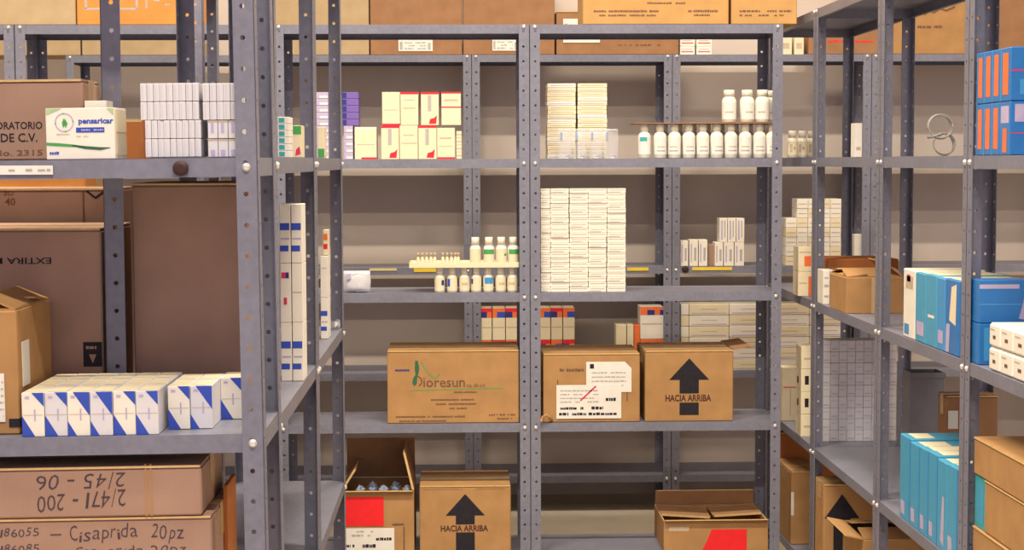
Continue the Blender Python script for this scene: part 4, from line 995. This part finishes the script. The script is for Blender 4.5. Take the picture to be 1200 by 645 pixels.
for (p0, n_, Y_, nd, vs, gname) in rows:
    s0 = at(p0, 480, Y_).x
    for c in range(n_):
        for dd in range(nd):
            Xc = s0+c*(wb+.0004)
            lab = 'blue and white medicine box standing alone nearest the near post' if gname == 'rear' else 'blue and white medicine box, %s, %s along, %s row' % (gname, ORD[c+1], ('front', 'second', 'back')[dd])
            mbox('medicine_box', lab, 'box', Xc+.0004, Xc+wb-.0004, Y_+dd*(dep+.001)+.001*((c*5) % 3), a3(Xc+wb/2), hb_, dep, 'white2' if c % 2 else 'white', bw(vs[c]), 'blue and white medicine boxes', roty=AT)
# carton with torn corner
X0, X1 = at(-70, 430, 3.02).x, at(21.5, 430, 3.02).x
zc = a3(X1); h = at(10, 366, 3.02).z-zc
tt = carton('brown cardboard carton with a torn top corner beside the blue and white boxes', X0, X1, 3.02, zc, h, .25, 'card', None, open_top=True, roty=AT,
            flaps=(('r', 24, .06, 'card', .5), ('f', 2, .1), ('b', 6, .1), ('l', 5, .08)))
def lines(mb, a_, b_, c_, d_, y):
    for k in range(6): mb.dashes('print_grey', a_+.002, b_-.002, c_+(d_-c_)*(.1+.14*k), .004, y, k, .8, .006)
sticker(tt, 'paper_label', 'white label on the front', 'paper', (X1-X0)/2-.060, (X1-X0)/2-.024, .022, .108, lines)
mb = MB(); w = X1-X0
mb.prism([(w/2+.0002, .03, .08), (w/2+.0002, .08, .08), (w/2+.0002, .08, .16), (w/2+.0002, .03, .16)], (.001, 0, 0), 'paper')
o = link('paper_label', mb.mesh('paper_label'), tt); o['label'] = 'white label on the side'
mb = MB(); mb.box(w/2-.018, w/2+.0012, -.0014, .02, .012, .027, 'ink'); o = link('tape_mark', mb.mesh('tape_mark'), tt); o['label'] = 'black tape patch'
# large cartons behind the near unit, on a floor stack
XE = -.692
X0, X1 = -1.24, XE
Ye = 3.30
z_top = at(60, 267.5, Ye).z
carton('large brown carton at the foot of the floor stack behind the near unit', X0, X1, Ye+.002, .001, .62, .30, 'card_mauve')
def ext(mb, w, h):
    def P(px, py): p_ = at(px, py, Ye); return p_.x-(X0+X1)/2, p_.z-.622
    a_, b_ = P(-26, 310), P(60, 302); mb.text('EXTIRA MAS', 'ink', a_[0], b_[0], a_[1], b_[1], flip=True)
    a_, b_ = P(98, 430), P(119.5, 401)
    mb.rect('ink', a_[0], b_[0], a_[1], b_[1]); dx, dz = b_[0]-a_[0], b_[1]-a_[1]
    mb.dashes('card_mauve', a_[0]+dx*.15, b_[0]-dx*.12, b_[1]-dz*.28, dz*.14, -.0012, 3, .95, .008)
    cx2, cz2 = (a_[0]+b_[0])/2, a_[1]+dz*.32
    mb.poly([(cx2-dx*.2, -.0012, cz2+dz*.18), (cx2+dx*.2, -.0012, cz2+dz*.18), (cx2, -.0012, cz2-dz*.18)], 'card_mauve')
    a_, b_ = P(-4, 361), P(13, 356); mb.rect('ink', a_[0], b_[0], a_[1], b_[1])
carton('large dull carton with upside-down lettering, second in the floor stack', X0, X1, Ye, .622, z_top-.622, .30, 'card_mauve', ext)
# the carton behind it, in a second stack
Yz2 = 3.64; X0b, X1b = -1.26, at(128, 240, Yz2).x
z_t2 = at(50, 221, Yz2).z
carton('large carton at the foot of the stack deeper behind the near unit', X0b, X1b, Yz2+.002, .001, .80, .26, 'card_mauve')
def emb(mb, w, h):
    def P(px, py): p_ = at(px, py, Yz2); return p_.x-(X0b+X1b)/2, p_.z-.802
    for s, p0, p1, q0, q1 in (('SO', 4, 16, 222, 229.5), ('40', 6, 18, 232, 241)):
        a_, b_ = P(p0, q1), P(p1, q0); mb.text(s, 'ink_soft', a_[0], b_[0], a_[1], b_[1])
    pts = [P(100, 222), P(124, 222), P(125, 225), P(112, 233.5), P(101, 225)]
    mb.poly([(x, -.0006, z) for x, z in pts], 'ink')
    pts = [P(104, 224.5), P(120, 224.5), P(112, 230.5)]; mb.poly([(x, -.001, z) for x, z in pts], 'card_mauve')
    a_, b_ = P(97.5, 268), P(98.5, 222); mb.rect('ink_soft', a_[0], b_[0], a_[1], b_[1])
carton('large dull carton with a black emblem, peeping over the upside-down lettering', X0b, X1b, Yz2, .802, z_t2-.802, .26, 'card_mauve', emb)
X1c = at(100, 212, 4.05).x
carton('orange-brown carton at the very back of the near left stacks', -1.40, X1c, 4.05, .001, at(50, 205, 4.05).z, .3, 'card_orange')
# plain carton on the left row shelf
X0, X1, h = pxbox(153.5, 287, 214.5, 3.345, EYE+LB[2]+.001)
X0 = max(X0, XB-BD+.045)
carton('tall plain brown carton filling the left row bay beside the near post', X0, min(X1, XB-.045), 3.335, EYE+LB[2]+.001, h, .36, 'card_mauve')
# narrow boxes at the aisle edge of the left row
zl = EYE+LB[2]+.001
def stackcol(px0, px1, Y_, n_, ptop, lab, mats, Xw=None):
    a_, b_ = at(px0, 330, Y_).x, at(px1, 330, Y_).x
    hh_ = (at(px0, ptop, Y_).z-zl)/n_
    for r in range(n_):
        pn = mats[r]
        mbox('medicine_box', '%s, %s up' % (lab, ORD[r+1]), 'box', a_, b_-.0008, Y_, zl+r*hh_, hh_-.001, .09, 'white', pn, 'narrow white boxes at the left row aisle edge')
bb = [('front', (0, .56, .9, .68), 'blue'), ('front', (.0, .20, .8, .30), 'blue'), ('front', (.1, .4, .9, .43), 'lilac')]
cc = [('front', (.1, .75, .5, .85), 'crimson'), ('front', (.5, .75, .8, .85), 'navy'), ('front', (.3, .3, .6, .42), 'crimson')]
stackcol(328.5, 341.5, 3.86, 3, 239, 'narrow white box with blue bands between the first two blue posts', [bb, cc, bb])
stackcol(342, 355, 3.86, 3, 239, 'narrow white box with blue bands beside the middle blue post', [bb, [('front', (.1, .5, .9, .52), 'print_tan')], bb])
stackcol(375.5, 384.5, 4.78, 2, 300, 'narrow cream box with blue bands between the far two posts', [bb, [('front', (.2, .7, .8, .72), 'print_tan')]])
zq3 = zl+(at(375.5, 300, 4.78).z-zl)
x0, x1 = at(378.5, 290, 4.80).x, at(384.5, 290, 4.80).x
mbox('medicine_box', 'slim red-marked box on top of the narrow cream boxes', 'box', x0, x1, 4.80, zq3+.0005, at(380, 270, 4.8).z-zq3, .06, 'cream', [('front', (.1, .25, .9, .45), 'red'), ('front', (.1, .6, .9, .85), 'orange')])
mb = MB(); bm = mb.bm; i = mb.mi('film'); rg = random.Random(3); gr = {}
for u in range(9):
    for v in range(9):
        gr[u, v] = bm.verts.new((u/8*.05-.025+rg.uniform(-.004, .004), v/8*.06-.03+rg.uniform(-.004, .004), .003+.028*abs(math.sin(u*1.1+v*.7))*(.4+.6*rg.random())))
for u in range(8):
    for v in range(8):
        f = bm.faces.new((gr[u, v], gr[u+1, v], gr[u+1, v+1], gr[u, v+1])); f.material_index = i
bmesh.ops.solidify(bm, geom=bm.faces[:], thickness=.0008)
p = at(394, 396, 5.02)
tag(link('plastic_film', mb.mesh('plastic_film'), None, (XB-.03, 5.06, EYE+LB[2])), 'crumpled clear plastic film on the far corner of the left row shelf', 'film')

# lower cartons with handwriting on the near unit
def a4(X): return a_z(ALV[3], X)+.001
Yh = 3.0
X0, X1 = at(-60, 600, Yh).x, at(250, 600, Yh).x; zc = a4((X0+X1)/2); h = at(120, 607, Yh).z-zc
def hw1(mb, w, h):
    def P(px, py): p_ = at(px, py, Yh); return p_.x-(X0+X1)/2, p_.z-zc
    def T(s, p0, p1, q0, q1, **k): a_, b_ = P(p0, q1), P(p1, q0); hand(mb, s, 'pen', a_[0], b_[0], a_[1], b_[1], seed=int(p0), **k)
    T('Cisaprida', 84, 165, 615, 633, tilt=.25); T('20pz', 179, 219, 615, 632)
    T('-186055', -4, 49, 619, 629); a_, b_ = P(61, 627.5), P(74, 626); mb.rect('pen', a_[0], b_[0], a_[1], b_[1])
    T('-186085', -4, 49, 638, 648); T('Cisaprida 20pz', 90, 222, 639, 652)
carton('carton with handwriting the right way up, under the upside-down one', X0, X1, Yh, zc, h, .26, 'card_mauve', hw1, roty=AT)
zc2 = zc+h+.0015; X0b, X1b = at(-70, 575, Yh).x, at(237, 575, Yh).x; h2_ = at(100, 547, Yh).z-zc2
def hw2(mb, w, h):
    def P(px, py): p_ = at(px, py, Yh-.004); return p_.x-(X0b+X1b)/2, p_.z-zc2
    def T(s, p0, p1, q0, q1, **k): a_, b_ = P(p0, q1), P(p1, q0); hand(mb, s, 'pen', a_[0], b_[0], a_[1], b_[1], flip=True, seed=int(q0), **k)
    T('2/45 - 06', 41, 148, 556, 574, tilt=.25); T('2/471 - 200', 42, 148, 577, 597, tilt=.25)
    for p0 in (171, 177): 
        a_, b_ = P(p0, 606), P(p0+1.2, 545); mb.rect('card', a_[0], b_[0], a_[1], b_[1])
carton('carton with upside-down handwriting directly under the blue and white boxes', X0b, X1b, Yh-.004, zc2, h2_, .26, 'card_mauve', hw2, roty=AT)
x0, x1 = at(243, 600, 3.17).x, at(262, 600, 3.17).x
mbox('small_carton', 'narrow brown carton standing behind the handwritten cartons', 'carton', X1+.006, x1+.004, 3.14, a4(X1), at(250, 566, 3.17).z-a4(X1), .12, 'card_red')

# ================================================================== LIGHT
def fixture(label, x, y, power, col=(1, .86, .67)):
    t = thing('ceiling_light', label, 'lamp', (x, y, 5.6), (0, 0, 0), 'ceiling lights')
    mb = MB(); mb.prism([(-.65, -.10, -.06), (-.65, .10, -.06), (-.65, .06, 0), (-.65, -.06, 0)], (1.3, 0, 0), 'lamp'); link('housing', mb.mesh('housing'), t)
    for s_ in (-.045, .045):
        mb = MB(); mb.lathe([(.013, -.6), (.013, .6)], 'white', 12)
        bmesh.ops.transform(mb.bm, matrix=Matrix.Translation((0, s_, -.08)) @ Matrix.Rotation(math.pi/2, 4, 'Y'), verts=mb.bm.verts[:])
        link('tube', mb.mesh('tube'), t)
    ld = bpy.data.lights.new('tube_light', 'AREA'); ld.shape = 'RECTANGLE'; ld.size = 1.2; ld.size_y = .2; ld.energy = power; ld.color = col
    o = bpy.data.objects.new('tube_light', ld); C.objects.link(o); o.location = (x, y, 5.49)
for i_, (x, y, p_) in enumerate(((-1.1, 3.7, 235), (1.0, 3.7, 235), (0, .6, 300), (-3.2, 2.2, 130), (3.2, 2.2, 130), (.4, 7.1, 160))):
    fixture('white twin-tube ceiling light, %s counted from the near end' % ORD[i_+1], x, y, p_)
w = bpy.data.worlds.new('World'); bpy.context.scene.world = w; w.use_nodes = True
w.node_tree.nodes['Background'].inputs['Color'].default_value = (.86, .78, 1.0, 1)
w.node_tree.nodes['Background'].inputs['Strength'].default_value = .92

vs = bpy.context.scene.view_settings
vs.view_transform = 'Standard'; vs.look = 'None'; vs.exposure = -.17; vs.gamma = 1; vs.use_curve_mapping = False
